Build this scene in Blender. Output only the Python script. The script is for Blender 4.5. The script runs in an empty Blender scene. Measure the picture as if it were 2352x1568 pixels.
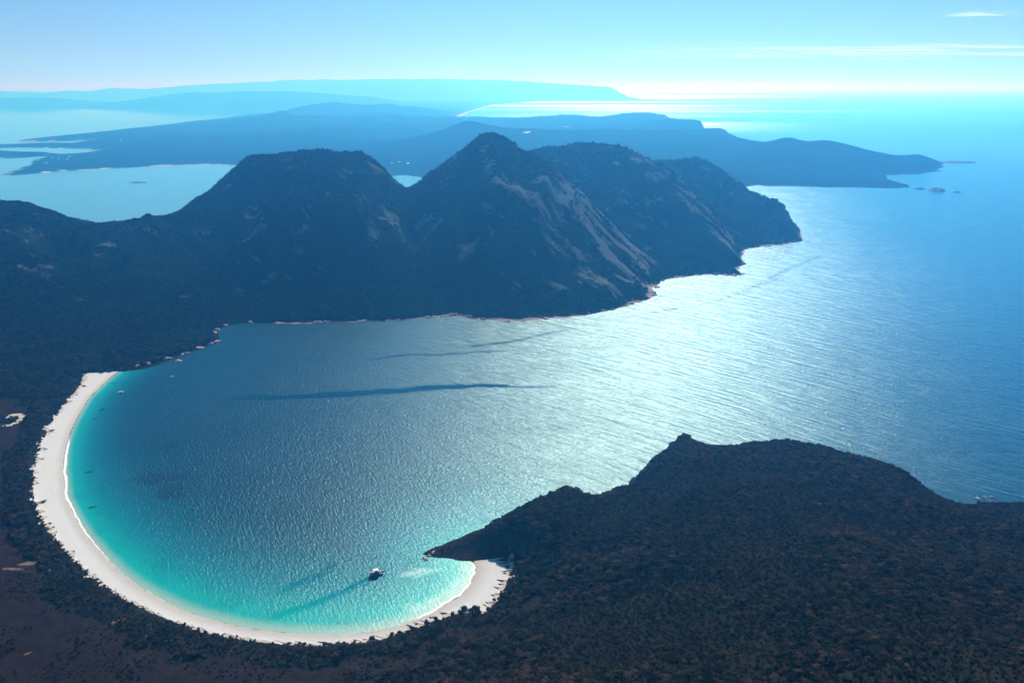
import bpy, math, random, json
import numpy as np
from mathutils import Vector, Matrix
random.seed(7)
RNG = np.random.default_rng(11)
S = bpy.context.scene
COL = S.collection

# ---------------------------------------------------------------- camera
CAM_H = 680.0
FOCAL, FRAME_W, FRAME_H = 1811.0, 2352.0, 1568.0
PITCH = math.atan((784.0 - 201.0) / FOCAL)
cam = bpy.data.cameras.new('camera')
cam.sensor_fit = 'HORIZONTAL'
cam.sensor_width = 36.0
cam.lens = 36.0 * FOCAL / FRAME_W
cam.clip_start = 1.0
cam.clip_end = 400000.0
cam_o = bpy.data.objects.new('camera', cam)
COL.objects.link(cam_o)
cam_o.location = (0, 0, CAM_H)
cam_o.rotation_euler = (math.pi / 2 - PITCH, 0, 0)
S.camera = cam_o

# ---------------------------------------------------------------- light
SUN_EL, SUN_AZ = math.radians(41), math.radians(7.5)
world = bpy.data.worlds.new('World')
S.world = world
world.use_nodes = True
wn, wl = world.node_tree.nodes, world.node_tree.links
sky = wn.new('ShaderNodeTexSky')
sky.sky_type = 'NISHITA'
sky.sun_disc = False
sky.sun_elevation = SUN_EL
sky.sun_rotation = SUN_AZ
sky.altitude = 700
sky.air_density = 1.0
sky.dust_density = 0.1
sky.ozone_density = 2.5
bgn = wn['Background']
bgn.inputs['Strength'].default_value = 0.076
tint = wn.new('ShaderNodeMix'); tint.data_type = 'RGBA'; tint.blend_type = 'MULTIPLY'
tint.inputs[0].default_value = 1.0
tint.inputs[7].default_value = (0.49, 0.66, 0.97, 1)   # clear maritime air, graded cyan like the photograph
wl.new(sky.outputs[0], tint.inputs[6])
wl.new(tint.outputs[2], bgn.inputs['Color'])

sun = bpy.data.lights.new('sun', 'SUN')
sun.energy = 5.0
sun.angle = math.radians(0.5)
sun.color = (1.0, 0.985, 0.955)
sun_o = bpy.data.objects.new('sun', sun)
COL.objects.link(sun_o)
sd = Vector((math.sin(SUN_AZ) * math.cos(SUN_EL), math.cos(SUN_AZ) * math.cos(SUN_EL), math.sin(SUN_EL)))
sun_o.rotation_euler = sd.to_track_quat('Z', 'Y').to_euler()
sun_o.location = (0, 0, 3000)

S.view_settings.view_transform = 'Standard'
S.view_settings.look = 'None'
S.view_settings.gamma = 1.0
S.view_settings.use_curve_mapping = False
S.view_settings.exposure = 0.27
S.render.engine = 'CYCLES'
cy = S.cycles
cy.max_bounces = 5
cy.diffuse_bounces = 2
cy.glossy_bounces = 2
cy.transmission_bounces = 2
cy.transparent_max_bounces = 12
cy.volume_bounces = 2
cy.use_denoising = True
cy.sample_clamp_indirect = 4.0
cy.caustics_reflective = False
cy.caustics_refractive = False

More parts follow.
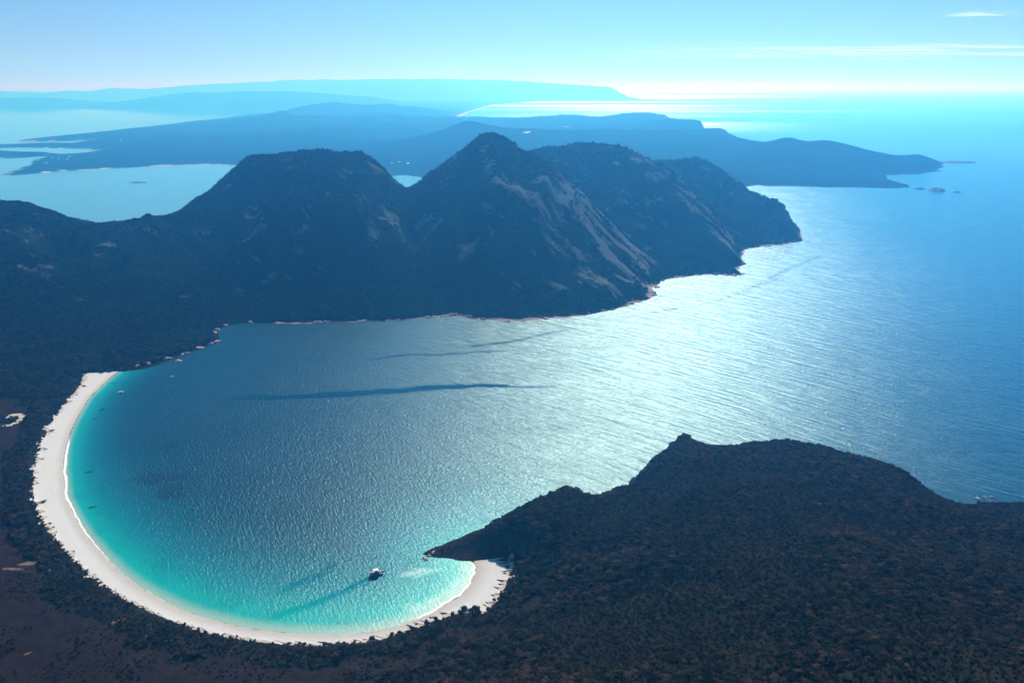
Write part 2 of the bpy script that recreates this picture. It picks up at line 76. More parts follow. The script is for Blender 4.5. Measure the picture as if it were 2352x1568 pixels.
DATA = json.loads('''{"inner":[[-987.2,1865.6],[-987.6,1827.9],[-980.8,1753.7],[-971.5,1684.6],[-953.1,1620.2],[-928.5,1537.0],[-899.8,1461.1],[-873.6,1401.0],[-841.1,1336.1],[-806.3,1276.3],[-778.3,1228.5],[-746.9,1186.6],[-710.8,1141.6],[-670.8,1095.5],[-628.8,1052.5],[-585.2,1009.9],[-543.1,974.3],[-498.7,943.7],[-450.4,914.6],[-407.9,896.0],[-355.2,878.0],[-306.3,868.4],[-248.0,863.2],[-212.1,865.8],[-186.6,870.1],[-163.6,877.1],[-145.7,885.2],[-127.6,895.1],[-110.2,908.0],[-91.6,928.0],[-73.0,947.7],[-63.6,968.1],[-58.8,984.9],[-55.8,1001.1],[-55.8,1015.5],[-59.7,1030.3]],"outer":[[-1051.2,1842.4],[-1054.6,1823.7],[-1030.8,1769.6],[-1010.3,1680.2],[-990.3,1596.0],[-962.4,1503.5],[-934.2,1430.0],[-904.2,1362.5],[-873.4,1300.3],[-836.6,1234.9],[-798.9,1182.2],[-758.1,1133.2],[-710.5,1084.9],[-657.9,1033.0],[-613.0,993.8],[-555.8,949.8],[-505.8,920.2],[-452.5,892.2],[-396.4,866.3],[-346.7,853.4],[-293.9,845.8],[-243.1,843.3],[-209.9,845.0],[-185.7,850.0],[-164.4,857.7],[-146.9,866.3],[-129.8,875.1],[-113.8,887.6],[-100.1,896.7],[-74.5,907.9],[-37.8,906.0],[-27.7,927.0],[-14.8,956.9],[-7.0,986.2],[-1.9,1012.5],[-2.6,1036.5]],"coast":[[-139.7,1040.7],[-129.3,1036.0],[-115.9,1033.7],[-96.1,1033.7],[-76.2,1031.4],[-59.7,1030.3],[-55.8,1015.5],[-55.8,1001.1],[-58.8,984.9],[-63.6,968.1],[-73.0,947.7],[-91.6,928.0],[-110.2,908.0],[-127.6,895.1],[-145.7,885.2],[-163.6,877.1],[-186.6,870.1],[-212.1,865.8],[-248.0,863.2],[-306.3,868.4],[-355.2,878.0],[-407.9,896.0],[-450.4,914.6],[-498.7,943.7],[-543.1,974.3],[-585.2,1009.9],[-628.8,1052.5],[-670.8,1095.5],[-710.8,1141.6],[-746.9,1186.6],[-778.3,1228.5],[-806.3,1276.3],[-841.1,1336.1],[-873.6,1401.0],[-899.8,1461.1],[-928.5,1537.0],[-953.1,1620.2],[-971.5,1684.6],[-980.8,1753.7],[-987.6,1827.9],[-987.2,1865.6],[-935.5,1885.0],[-909.6,1928.2],[-886.9,1983.9],[-869.0,2027.5],[-846.2,2061.5],[-826.3,2096.4],[-823.6,2116.3],[-854.2,2178.1],[-869.0,2212.4],[-860.1,2256.7],[-823.6,2284.0],[-773.8,2293.3],[-707.8,2293.3],[-627.4,2288.7],[-552.4,2307.3],[-433.7,2312.0],[-303.5,2335.8],[-238.6,2360.0],[-185.8,2379.8],[-150.8,2364.9],[-102.1,2335.8],[-61.4,2321.5],[18.6,2312.0],[99.4,2335.8],[167.8,2355.2],[230.8,2379.8],[298.0,2430.4],[343.8,2461.8],[393.8,2515.7],[453.3,2571.9],[495.8,2648.4],[499.0,2729.3],[528.7,2774.7],[554.7,2849.0],[629.2,2898.3],[702.8,2934.5],[770.9,2941.8],[833.4,2927.2],[876.8,2934.5],[888.2,3056.0],[945.4,3136.9],[967.8,3274.9],[1002.4,3386.1],[1062.8,3464.3],[1146.1,3514.9],[1211.7,3535.5],[1288.7,3588.1],[1357.7,3642.2],[1450.6,3950],[1498.5,4350],[1396.1,4850],[897.3,5050],[327.1,4800],[-427.3,4400],[-1118.1,4250],[-1552.7,3850],[-1712.3,3500],[-1856.5,3400],[-2422.4,3700],[-3117.9,3800],[-4300,4200],[-4300,-200],[2600,-200],[2600,900],[958.7,1164.7],[866.7,1188.0],[831.3,1204.3],[789.4,1196.5],[730.3,1182.2],[710.1,1197.3],[700.3,1263.1],[666.4,1309.3],[629.3,1316.4],[593.7,1349.2],[546.7,1379.5],[493.2,1395.5],[478.4,1425.5],[443.3,1397.7],[409.8,1382.3],[370.9,1398.2],[367.0,1442.6],[356.3,1457.2],[340.1,1450.9],[320.0,1432.3],[306.0,1404.2],[249.6,1347.9],[221.2,1304.1],[213.5,1241.8],[165.7,1225.4],[133.0,1199.9],[115.5,1213.8],[93.2,1217.8],[47.5,1199.4],[2.9,1171.9],[-53.5,1124.5],[-86.9,1096.1],[-119.2,1069.3]],"ncoast":[[-935.5,1885.0],[-909.6,1928.2],[-886.9,1983.9],[-869.0,2027.5],[-846.2,2061.5],[-826.3,2096.4],[-823.6,2116.3],[-854.2,2178.1],[-869.0,2212.4],[-860.1,2256.7],[-823.6,2284.0],[-773.8,2293.3],[-707.8,2293.3],[-627.4,2288.7],[-552.4,2307.3],[-433.7,2312.0],[-303.5,2335.8],[-238.6,2360.0],[-185.8,2379.8],[-150.8,2364.9],[-102.1,2335.8],[-61.4,2321.5],[18.6,2312.0],[99.4,2335.8],[167.8,2355.2],[230.8,2379.8],[298.0,2430.4],[343.8,2461.8],[393.8,2515.7],[453.3,2571.9],[495.8,2648.4],[499.0,2729.3],[528.7,2774.7],[554.7,2849.0],[629.2,2898.3],[702.8,2934.5],[770.9,2941.8],[833.4,2927.2],[876.8,2934.5],[888.2,3056.0],[945.4,3136.9],[967.8,3274.9],[1002.4,3386.1],[1062.8,3464.3],[1146.1,3514.9],[1211.7,3535.5],[1288.7,3588.1],[1357.7,3642.2]],"ctl":[[-1760.3,3100,170],[-1650.4,3100,160],[-1504.4,3100,160],[-1374.1,3120,170],[-487.5,3600,150],[-447.9,3600,150],[-416.0,3580,150],[-434.8,3480,220],[-2424.5,2800,286.1],[-2065.9,2850,325.6],[-1872.8,2900,276.8],[-1780.2,2900,260.9],[-1644.0,2850,244.6],[-1596.5,2880,200.2],[-1532.8,2880,200.2],[-1457.0,2880,205.0],[-1396.9,2880,201.8],[-1347.7,2880,211.4],[-1322.3,2880,222.6],[-1300.4,2880,208.2],[-1265.4,2930,206.5],[-1264.8,2950,211.5],[-1233.8,3000,225.0],[-1193.1,3080,260.1],[-1136.3,3150,305.3],[-1119.4,3200,347.4],[-1089.1,3250,394.1],[-1036.7,3280,413.9],[-935.9,3300,415.8],[-851.2,3320,424.7],[-744.3,3320,419.4],[-615.8,3300,412.3],[-556.9,3280,388.0],[-517.6,3280,356.6],[-486.4,3300,322.9],[-453.3,3350,285.1],[-420.5,3380,279.7],[-389.0,3380,283.4],[-358.5,3360,307.4],[-262.3,3320,373.8],[-205.7,3290,420.1],[-159.2,3260,465.1],[-132.3,3250,487.8],[-80.0,3250,496.2],[-36.6,3250,486.1],[15.7,3245,452.6],[41.9,3240,432.5],[93.9,3220,406.9],[162.2,3180,358.0],[262.7,3120,288.6],[375.6,3030,183.7],[451.9,2950,97.6],[508.4,2870,26.5],[117.9,3700,366.2],[224.2,3620,303.8],[384.6,3430,193.7],[493.1,3230,78.8],[556.9,3060,27.2],[104.3,3950,374.1],[157.3,3950,390.7],[242.1,3950,396.9],[346.1,3930,414.8],[469.8,3900,400.5],[550.3,3870,382.4],[618.4,3830,355.2],[741.5,3750,290.3],[841.2,3620,200.3],[902.7,3440,110.8],[935.5,3220,29.7],[817.0,4250,242.8],[933.0,4020,162.6],[1019.6,3720,37.5],[788.3,4500,279.3],[881.6,4480,283.5],[1018.6,4450,305.0],[1106.1,4400,260.2],[1215.6,4250,172.1],[1306.3,4080,134.9],[1343.1,3980,115.7],[1356.0,3800,40.6],[-369.2,2671.8,110],[-352.1,2942.0,185],[-694.8,2580.8,70],[-970.6,2538.5,80],[-1226.3,2475.1,95],[-1441.9,2369.3,120],[-1083.3,2140.8,22],[-1310.4,2108.3,32],[-37.1,2519.0,70],[-250.9,2502.9,30],[-1252.3,1810.9,12],[-1167.0,1847.7,10],[-1191.2,1995.8,18],[-1747.5,2049.7,50],[-1924.4,2313.1,160],[-1475.2,1687.4,15],[231.1,2671.8,110],[323.0,2540.5,50],[-970.9,2780.1,150],[-617.4,2701.1,300],[-846.8,2772.2,290],[-70.7,2816.0,345],[-38.7,2675.5,200],[-1054.6,1823.7,5],[-1010.3,1680.2,5],[-962.4,1503.5,5],[-904.2,1362.5,5],[-836.6,1234.9,5],[-758.1,1133.2,5],[-657.9,1033.0,5],[-555.8,949.8,5],[-452.5,892.2,5],[-346.7,853.4,5],[-243.1,843.3,5],[-185.7,850.0,5],[-146.9,866.3,5],[-113.8,887.6,5],[-74.5,907.9,5],[-987.2,1865.6,0],[-980.8,1753.7,0],[-953.1,1620.2,0],[-899.8,1461.1,0],[-841.1,1336.1,0],[-778.3,1228.5,0],[-710.8,1141.6,0],[-628.8,1052.5,0],[-543.1,974.3,0],[-450.4,914.6,0],[-355.2,878.0,0],[-248.0,863.2,0],[-186.6,870.1,0],[-145.7,885.2,0],[-110.2,908.0,0],[-73.0,947.7,0],[-58.8,984.9,0],[-55.8,1015.5,0],[-1095.8,1651.7,8],[-1037.5,1462.5,9],[-872.2,1195.4,10],[-750.9,999.8,12],[-658.8,851.3,14],[-600.1,757.1,16],[-601.4,899.8,11],[-480.6,828.8,12],[-448.4,759.4,14],[-357.0,789.6,12],[-243.6,759.4,14],[-174.2,802.5,14],[-1033.7,1118.1,14],[-787.8,803.0,20],[-1541.2,1438.5,20],[-86.0,1084.4,14.5],[-52.0,1092.3,29.0],[2.8,1121.3,42.6],[45.1,1138.8,49.4],[88.5,1156.3,49.4],[110.5,1161.4,42.6],[129.2,1165.6,29.0],[159.7,1181.4,35.8],[207.4,1206.2,29.0],[217.2,1280.8,20.3],[242.4,1309.3,29.0],[292.8,1343.5,42.6],[306.2,1370.4,42.6],[324.1,1382.9,46.0],[339.6,1388.9,46.0],[349.8,1374.9,46.0],[354.9,1337.8,42.6],[389.1,1312.4,49.4],[419.3,1321.8,52.8],[450.6,1342.9,56.2],[464.6,1314.6,56.2],[510.9,1289.2,63.0],[554.9,1260.9,63.0],[588.1,1230.3,63.0],[622.8,1223.6,63.0],[654.5,1180.4,63.0],[668.9,1127.9,56.2],[698.7,1131.2,42.6],[775.4,1175.2,20.3],[819.5,1187.2,17.4],[841.9,1154.0,29.0],[917.3,1114.4,42.6],[-2.6,1024.2,7],[-36.6,1026.9,6],[-16.3,976.2,6],[-30.2,911.3,6],[-67.9,897.3,6],[15.7,1040.3,38],[69.0,1062.7,62],[33.3,958.8,18],[13.7,869.7,20],[-96.0,823.9,16],[-88.5,745.7,26],[58.1,695.5,70],[90.7,792.5,60],[104.5,939.9,52],[196.3,958.0,75],[168.1,796.3,88],[217.5,615.7,140],[269.3,796.7,118],[330.6,1011.1,92],[456.8,1017.0,110],[395.8,800.7,145],[347.9,558.7,190],[416.9,692.7,165],[574.3,886.7,120],[612.7,815.7,135],[504.5,651.9,170],[433.8,547.3,200],[623.8,672.5,180],[290.2,1239.0,62],[236.6,1188.3,55],[342.7,1180.9,75],[0,150,120],[-1200,200,30],[1500,200,260],[-3500,2000,120],[-3500,3000,200],[-935.5,1885.0,0],[-869.0,2027.5,0],[-823.6,2116.3,0],[-860.1,2256.7,0],[-707.8,2293.3,0],[-433.7,2312.0,0],[-185.8,2379.8,0],[-61.4,2321.5,0],[167.8,2355.2,0],[343.8,2461.8,0],[495.8,2648.4,0],[554.7,2849.0,0],[770.9,2941.8,0],[888.2,3056.0,0],[1002.4,3386.1,0],[1211.7,3535.5,0],[1450.6,3950,0.0],[1498.5,4350,0.0],[1396.1,4850,0.0],[897.3,5050,0.0],[327.1,4800,0.0],[-427.3,4400,0.0],[-1118.1,4250,0.0],[-1552.7,3850,0.0],[-1712.3,3500,0.0],[-1856.5,3400,0.0],[-2422.4,3700,0.0],[-3117.9,3800,0.0]],"head_ridge":[[-86.0,1084.4,14.5],[-52.0,1092.3,29.0],[2.8,1121.3,42.6],[45.1,1138.8,49.4],[88.5,1156.3,49.4],[110.5,1161.4,42.6],[129.2,1165.6,29.0],[159.7,1181.4,35.8],[207.4,1206.2,29.0],[217.2,1280.8,20.3],[242.4,1309.3,29.0],[292.8,1343.5,42.6],[306.2,1370.4,42.6],[324.1,1382.9,46.0],[339.6,1388.9,46.0],[349.8,1374.9,46.0],[354.9,1337.8,42.6],[389.1,1312.4,49.4],[419.3,1321.8,52.8],[450.6,1342.9,56.2],[464.6,1314.6,56.2],[510.9,1289.2,63.0],[554.9,1260.9,63.0],[588.1,1230.3,63.0],[622.8,1223.6,63.0],[654.5,1180.4,63.0],[668.9,1127.9,56.2],[698.7,1131.2,42.6],[775.4,1175.2,20.3],[819.5,1187.2,17.4],[841.9,1154.0,29.0],[917.3,1114.4,42.6]],"ridge_lines":[[[-2424.5,2800,286.1],[-2065.9,2850,325.6],[-1872.8,2900,276.8],[-1780.2,2900,260.9],[-1644.0,2850,244.6],[-1596.5,2880,200.2],[-1532.8,2880,200.2],[-1457.0,2880,205.0],[-1396.9,2880,201.8],[-1347.7,2880,211.4],[-1322.3,2880,222.6],[-1300.4,2880,208.2],[-1265.4,2930,206.5],[-1264.8,2950,211.5],[-1233.8,3000,225.0],[-1193.1,3080,260.1],[-1136.3,3150,305.3],[-1119.4,3200,347.4],[-1089.1,3250,394.1],[-1036.7,3280,413.9],[-935.9,3300,415.8],[-851.2,3320,424.7],[-744.3,3320,419.4],[-615.8,3300,412.3],[-556.9,3280,388.0],[-517.6,3280,356.6],[-486.4,3300,322.9],[-453.3,3350,285.1],[-420.5,3380,279.7],[-389.0,3380,283.4],[-358.5,3360,307.4],[-262.3,3320,373.8],[-205.7,3290,420.1],[-159.2,3260,465.1],[-132.3,3250,487.8],[-80.0,3250,496.2],[-36.6,3250,486.1],[15.7,3245,452.6],[41.9,3240,432.5],[93.9,3220,406.9],[162.2,3180,358.0],[262.7,3120,288.6],[375.6,3030,183.7],[451.9,2950,97.6],[508.4,2870,26.5]],[[104.3,3950,374.1],[157.3,3950,390.7],[242.1,3950,396.9],[346.1,3930,414.8],[469.8,3900,400.5],[550.3,3870,382.4],[618.4,3830,355.2],[741.5,3750,290.3],[841.2,3620,200.3],[902.7,3440,110.8],[935.5,3220,29.7]],[[788.3,4500,279.3],[881.6,4480,283.5],[1018.6,4450,305.0],[1106.1,4400,260.2],[1215.6,4250,172.1],[1306.3,4080,134.9],[1343.1,3980,115.7],[1356.0,3800,40.6]]],"saddles":[[-441.2,3498.8]],"gullies":[[[117.9,3700,366.2],[224.2,3620,303.8],[384.6,3430,193.7],[493.1,3230,78.8],[556.9,3060,27.2]],[[817.0,4250,242.8],[933.0,4020,162.6],[1019.6,3720,37.5]],[[-416.2,3300,283.9],[-374.6,3080,229.8],[-334.3,2850,168.7],[-336.4,2650,114.6]]],"amos_crest":[[-80.0,3250,496.2],[-36.6,3250,486.1],[15.7,3245,452.6],[41.9,3240,432.5],[93.9,3220,406.9],[162.2,3180,358.0],[262.7,3120,288.6],[375.6,3030,183.7],[451.9,2950,97.6],[508.4,2870,26.5]],"dove_crest":[[618.4,3830,355.2],[741.5,3750,290.3],[841.2,3620,200.3],[902.7,3440,110.8],[935.5,3220,29.7]],"may_flank":[[-510.2,3050,300.7],[-432.5,2900,256.1],[-350.6,2800,208.9]],"slicks":[[[[-644.5,1679.3],[-597.1,1687.3],[-538.5,1692.6],[-442.4,1711.6]],10,0.75],[[[-442.4,1711.6],[-332.2,1719.9],[-233.3,1745.1],[-131.2,1762.3]],12,1.0],[[[-131.2,1762.3],[-68.9,1768.1],[-16.7,1771.0]],9,0.85],[[[-16.7,1771.0],[25.0,1762.3],[71.5,1753.7]],6,0.55],[[[71.5,1753.7],[160.1,1759.4]],4,0.3],[[[138.9,1753.7],[234.3,1771.0],[400.6,1818.7],[583.1,1898.1]],12,-0.5],[[[-103.4,2069.1],[-31.7,2104.3],[29.7,2136.6],[159.3,2225.5]],7,0.35],[[[-375.0,1969.7],[-194.1,2005.5],[-30.7,2027.5]],6,0.25],[[[604.6,2493.9],[711.4,2577.6],[843.0,2729.3],[982.9,2877.0]],15,0.28],[[[446.0,2399.8],[544.3,2477.7]],14,0.4],[[[-323.6,951.7],[-303.5,969.1],[-283.5,990.3],[-270.4,1017.8]],7,0.28],[[[-320.0,896.0],[-288.6,910.9],[-262.4,926.1],[-233.4,961.9],[-207.2,990.3]],5,0.5],[[[887.5,2774.7],[1063.9,3024.8],[1292.8,3274.9]],14,0.2]],"milky":[[[-129.7,1008.8],26,9],[[-147.7,997.8],22,9],[[-75.9,974.3],16,16],[[-86.8,951.7],18,14],[[-106.6,933.9],22,14],[[-129.2,919.4],22,14]],"weed":[[[-637.9,1296.3],60,26],[[-600.6,1244.1],34,30],[[-681.4,1430.5],26,26],[[-787.3,1322.0],9,6],[[-840.5,1671.4],10,7],[[-908.7,1620.2],6,14],[[-928.5,1684.6],5,10],[[-961.6,1782.7],8,5],[[-897.9,1571.7],6,8],[[-713.6,1191.0],8,6]],"sandspots":[[[-1071.1,1543.9],9,7],[[-1067.3,1557.7],10,7],[[-1058.0,1562.4],10,9],[[-1045.0,1553.1],7,10],[[-1038.8,1534.8],7,9],[[-1038.2,1516.9],9,8],[[-1042.5,1505.8],9,6],[[-1051.2,1499.3],9,5],[[-723.8,982.8],18,3],[[-712.5,995.7],16,4],[[-707.3,1003.3],10,5],[[-672.5,987.0],9,4],[[-519.3,869.2],7,4],[[-511.2,872.7],6,4],[[-518.6,860.6],5,5],[[-468.6,841.2],14,4],[[-432.8,835.5],11,6],[[-421.3,827.4],10,3],[[-591.8,803.7],5,3],[[-46.2,907.1],8,5],[[-38.9,901.5],6,4],[[-769.4,1141.6],6,2],[[-690.8,1062.1],8,2],[[-736.7,1108.3],7,2],[[-617.6,984.9],6,2],[[-586.9,964.0],6,2],[[-1022.3,1753.7],5,2],[[-1048.6,1725.4],6,3],[[-969.7,1503.7],6,2],[[-138.5,843.7],3,8],[[439.1,993.5],10,6],[[517.7,976.4],9,5]],"far":[[-4144.0,6542.8],[-4052.8,6509.3],[-3981.1,6610.8],[-3905.2,6750.9],[-3837.4,6896.8],[-3662.5,6972.1],[-3556.5,7088.1],[-3401.0,7167.5],[-3228.6,7373.8],[-3046.1,7416.5],[-2861.5,7459.6],[-2630.0,7373.8],[-2462.8,7289.9],[-1995.9,6610.8],[-1627.0,6284.0],[-1297.6,6346.8],[-1031.5,6410.9],[-958.4,6509.3],[-856.5,6542.8],[-724.8,6410.9],[-561.3,5848.5],[-227.2,5467.7],[370.6,5467.7],[968.4,5467.7],[1440.9,5564.5],[1737.1,5768.3],[1809.9,5875.7],[1868.1,5794.8],[2070.7,5768.3],[2258.5,5716.0],[2459.9,5690.2],[2705.9,5664.7],[2832.6,5690.2],[2906.0,5930.9],[2942.5,6253.0],[3049.4,6542.8],[3320.5,6610.8],[3638.8,6859.8],[3803.5,7127.6],[4150.9,7823.1],[4142.5,7750],[4040.2,8100],[3841.8,8300],[3675.3,8700],[3451.1,8850],[2995.7,8900],[2742.7,9200],[2733.8,9900],[2770.2,10900],[2856.8,12600],[2991.7,15000],[2813.2,16300],[1593.1,17200],[708.6,18000],[-767.7,19000],[-1569.6,18923.4],[-2777.0,18923.4],[-5075.2,20066.2],[-5549.3,19478.2],[-6383.9,21354.2],[-6286.4,19196.8],[-6493.4,17205.5],[-6750.8,16769.9],[-6720.0,15584.6],[-7031.3,15051.9],[-6908.1,14239.6],[-7414.4,14087.4],[-7750.5,14395.1],[-7924.3,13792.5],[-8077.8,12849.4],[-9012.0,11397.4],[-8613.5,9558.8],[-7530.1,8328.9],[-5154.0,8119.1],[-4951.8,8222.7],[-4867.8,8493.3],[-4774.3,8222.7],[-4654.0,7823.1],[-4466.8,7592.0],[-4332.8,7167.5],[-4238.3,6786.8]],"lagoons":[[[-8727.5,10316.8],[-6752.1,9848.5],[-6087.6,9629.7],[-5850.0,9665.5],[-5529.9,9558.8],[-5235.3,9489.0],[-4910.0,9352.2],[-4690.8,9285.3],[-4655.4,8902.6],[-4751.5,8722.6],[-4837.2,8664.1],[-5086.9,8902.6],[-5472.0,9026.7],[-5754.1,9090.0],[-6826.2,9219.3],[-8099.6,9558.8]],[[-8714.1,11013.3],[-6667.4,10567.6],[-6403.5,10697.6],[-6249.3,10830.7],[-6007.7,10921.3],[-5751.0,11202.1],[-5622.8,10741.6],[-5664.5,10440.7],[-5335.8,10235.7],[-5726.1,10399.1],[-6005.1,10399.1],[-6187.5,10235.7],[-6364.4,10077.3],[-8048.9,10155.9]]],"far_ctl":[[-3540.9,17000,103.9],[-3149.4,17000,156.0],[-2787.6,17000,173.4],[-2041.1,17000,112.6],[-1048.0,17000,95.2],[-533.1,17000,86.5],[70.2,16500,44.8],[596.2,16500,120.9],[917.6,16000,170.5],[1308.4,16000,170.5],[1520.3,15800,120.3],[1985.5,15500,138.9],[2225.7,15300,200.6],[2499.4,15000,233.0],[2716.1,15000,202.3],[2775.9,14500,151.5],[2606.6,12500,211.6],[2558.8,11500,225.5],[2535.9,10000,192.1],[2582.8,9500,142.8],[2581.6,9000,119.6],[2651.7,8600,140.1],[2779.0,8300,184.8],[2968.6,8200,160.9],[3194.6,8300,167.5],[3412.3,8200,131.0],[3476.5,8000,102.5],[3606.5,7800,67.8],[3675.3,7700,55.4],[3737.1,7600,71.5],[3914.3,7500,79.5],[3859.0,7300,60.9],[-4724.6,16000,162.3],[-4503.4,16000,260.2],[-4314.6,16000,186.8],[-4173.2,16500,120.9],[-485.5,9500,299.7],[-1217.4,10500,-12.1],[26.7,12500,50.8],[1562.9,12000,100.8],[2092.1,10200,166.6],[-675.6,9300,211.9],[-228.5,9300,211.9],[2480.4,8500,137.5],[2415.6,6600,1.1],[2692.2,6400,4.6],[2882.4,6200,-7.5],[2088.4,6700,-9.2],[2654.1,7300,84.0],[2045.5,8000,26.9],[1392.6,9500,152.6],[821.9,8800,100.0],[-3866.3,8181.9,12],[-4138.8,7854.7,18],[-4090.4,7157.0,20],[-3404.0,8706.2,15],[-2829.7,9137.1,30],[-5614.5,11979.7,15],[-6593.9,11444.9,15],[-4734.4,13112.1,20],[-5426.2,8562.2,8],[-6168.0,9761.6,6],[-5429.5,9850.7,5],[-3911.8,12714.7,40],[-2605.3,10213.7,60],[-1348.6,9103.0,80],[-1098.0,7362.9,40],[-613.2,6416.3,20],[78.6,6027.5,60],[697.7,5735.8,90],[1321.4,5729.5,60],[-7014.1,8824.0,6],[-2354.1,11721.4,90],[-8403.2,10615.2,8],[-6184.4,14949.9,20],[-4144.0,6542.8,0],[-3905.2,6750.9,0],[-3556.5,7088.1,0],[-3046.1,7416.5,0],[-2462.8,7289.9,0],[-1297.6,6346.8,0],[-856.5,6542.8,0],[-227.2,5467.7,0],[1440.9,5564.5,0],[1868.1,5794.8,0],[2459.9,5690.2,0],[2906.0,5930.9,0],[3320.5,6610.8,0],[4150.9,7823.1,0],[3841.8,8300,0],[2995.7,8900,0],[2770.2,10900,0],[2813.2,16300,0],[-767.7,19000,0],[-5075.2,20066.2,0],[-6286.4,19196.8,0],[-6720.0,15584.6,0],[-7414.4,14087.4,0],[-8077.8,12849.4,0],[-7530.1,8328.9,0],[-4867.8,8493.3,0],[-4466.8,7592.0,0]],"ranges":[["hill_range","low blue hills rising behind the wide forested plain",[[-6703.3,20500,48.1],[-6050.4,20500,48.1],[-5530.0,20500,152.6],[-5274.1,20500,225.5],[-4977.1,20500,277.5],[-4431.3,20500,329.3],[-4076.4,20500,287.8],[-3536.0,20500,256.7],[-3100.2,20500,298.2],[-2777.2,20500,246.3],[-2452.6,20500,225.5],[-1728.3,20500,121.3],[-1372.5,20500,-14.7],[-1209.9,20500,-56.7]],3000],["hill_range","long pale hills beyond the far lagoon at the left edge",[[-25705.2,33000,265.6],[-20480.6,33000,265.6],[-19429.4,33000,298.8],[-18736.0,33000,282.2],[-17711.3,33000,165.6],[-16733.9,33000,65.4],[-15270.8,33000,165.6],[-14201.8,33000,332.1],[-13140.6,33000,464.9],[-10005.4,33000,531.2],[-8271.0,33000,498.1],[-6887.6,33000,398.5],[-5673.8,33000,332.1],[-4811.3,33000,165.6],[-3777.6,33000,-169.0]],5000],["hill_range","dark tipped headland that narrows to a point in the bright sea",[[-8034.5,55000,-511.5],[-6738.3,55000,-121.8],[-5105.2,55000,100.2],[-3162.8,55000,44.7],[-1710.9,55000,155.6],[-464.3,55000,17.0],[811.8,55000,183.2],[1679.7,55000,376.8],[3124.2,55000,569.9],[4455.6,55000,542.3],[5031.0,55000,652.5],[5434.9,55000,680.0],[6016.9,55000,569.9],[6776.7,55000,376.8],[7361.8,55000,238.6]],0],["mountain_range","palest mountains along the horizon on the left",[[-43137.9,52000,445.5],[-32189.2,52000,445.5],[-30360.2,52000,419.4],[-29274.6,52000,367.2],[-27800.7,52000,497.7],[-25811.6,52000,445.5],[-25235.6,52000,627.9],[-23950.6,52000,627.9],[-23055.8,52000,575.9],[-21670.8,52000,706.0],[-19359.7,52000,836.0],[-16613.1,52000,991.6],[-12974.5,52000,1121.1],[-10683.2,52000,1147.0],[-7057.4,52000,1172.8],[-4331.8,52000,1198.7],[-1608.2,52000,1121.1],[490.8,52000,1069.3],[2948.1,52000,887.9],[5683.2,52000,732.0],[7492.6,52000,601.9]],6000]],"headland_poly":[[-1304.5,19478.2],[-1194.9,24492.0],[-750.1,33758.7],[1294.8,42253.0],[3673.9,48320.5],[3810.0,56410.4],[7429.4,67736.2],[11429.9,84725.0],[8502.9,72000],[-6495.8,70000],[-7948.5,40000],[-3995.9,20000],[-1824.2,19500]],"boat":[-199.2,995.7],"boat_s":[-916.4,1722.7],"boat_t":[-839.2,1827.9],"isles":[["islet","flat dark islet in the pale bay behind the saddle",[-2805.0,6015.5],75,20,5],["islet","long low island just beyond the far point",[4232.2,7682.9],190,70,16],["sea_rock","rounded dark rock stack off the far spit, largest of three",[2950.9,5515.7],52,45,24],["sea_rock","low broken rocks between the far spit and the rounded stack",[2863.6,5614.2],38,14,9],["sea_rock","smallest low rock, farthest out from the spit",[3032.4,5420.5],30,10,7]],"houses":[[-4429.5,8080.8],[-4252.0,7709.4],[-4401.0,7829.4],[-4603.9,8080.8],[-4265.1,7369.8],[-5046.0,10488.9],[-1069.1,7157.0],[-1008.9,7198.4],[-920.6,7116.0]],"pits":[["sand_pit","bright bare sand clearing in the far forest right of the tallest peak",[168.5,9229.9],46,60],["sand_pit","tiny bright clearing high on the far wooded ridge",[826.4,12605.2],60,60]],"edge_trees":[[-64.6,909.8],[-55.5,906.0],[-51.0,910.7],[-46.0,905.1],[-44.4,893.1],[-45.1,882.2],[-51.1,888.5],[-69.3,900.4],[-79.8,898.6],[-102.6,891.3],[-113.5,884.0],[-132.3,872.5],[-155.7,856.0],[-179.8,848.3],[-214.7,840.8],[-239.3,839.2],[-264.3,839.2],[-284.0,840.0],[-356.5,856.0],[-305.3,840.8],[-330.2,845.8],[-382.0,857.7],[-411.3,868.1],[-433.0,879.5],[-24.7,928.9],[-31.9,907.0]],"shore_rocks":[[-954.7,1898.1],[-937.9,1918.0],[-928.1,1955.7],[-909.0,1959.1],[-901.5,2020.1],[-876.9,2005.5],[-869.1,1945.3],[-861.1,2050.0],[-851.5,2050.0],[-835.7,2088.6],[-830.6,2108.3],[-865.4,2195.1],[-867.0,2221.1],[-859.3,2265.7],[-795.1,2297.9],[394.6,2521.2],[491.4,2666.7],[516.7,2742.1],[-133.0,1039.5],[-126.9,1045.4],[-130.6,1036.0],[-121.0,1052.5],[876.6,2964.0],[864.0,2979.0],[298.0,2430.4],[809.0,1220.8],[824.4,1225.4],[838.1,1225.4]]}''')

# ---------------------------------------------------------------- numpy helpers
def _hash(ix, iy, seed):
    h = (ix.astype(np.int64) * 374761393 + iy.astype(np.int64) * 668265263 + seed * 982451653) & 0xFFFFFFFF
    h = ((h ^ (h >> 13)) * 1274126177) & 0xFFFFFFFF
    return ((h ^ (h >> 16)) & 0xFFFF) / 65535.0

def vnoise(x, y, seed=0):
    ix, iy = np.floor(x), np.floor(y)
    fx, fy = x - ix, y - iy
    fx = fx * fx * fx * (fx * (fx * 6 - 15) + 10)
    fy = fy * fy * fy * (fy * (fy * 6 - 15) + 10)
    a, b = _hash(ix, iy, seed), _hash(ix + 1, iy, seed)
    c, d = _hash(ix, iy + 1, seed), _hash(ix + 1, iy + 1, seed)
    return (a * (1 - fx) + b * fx) * (1 - fy) + (c * (1 - fx) + d * fx) * fy - 0.5

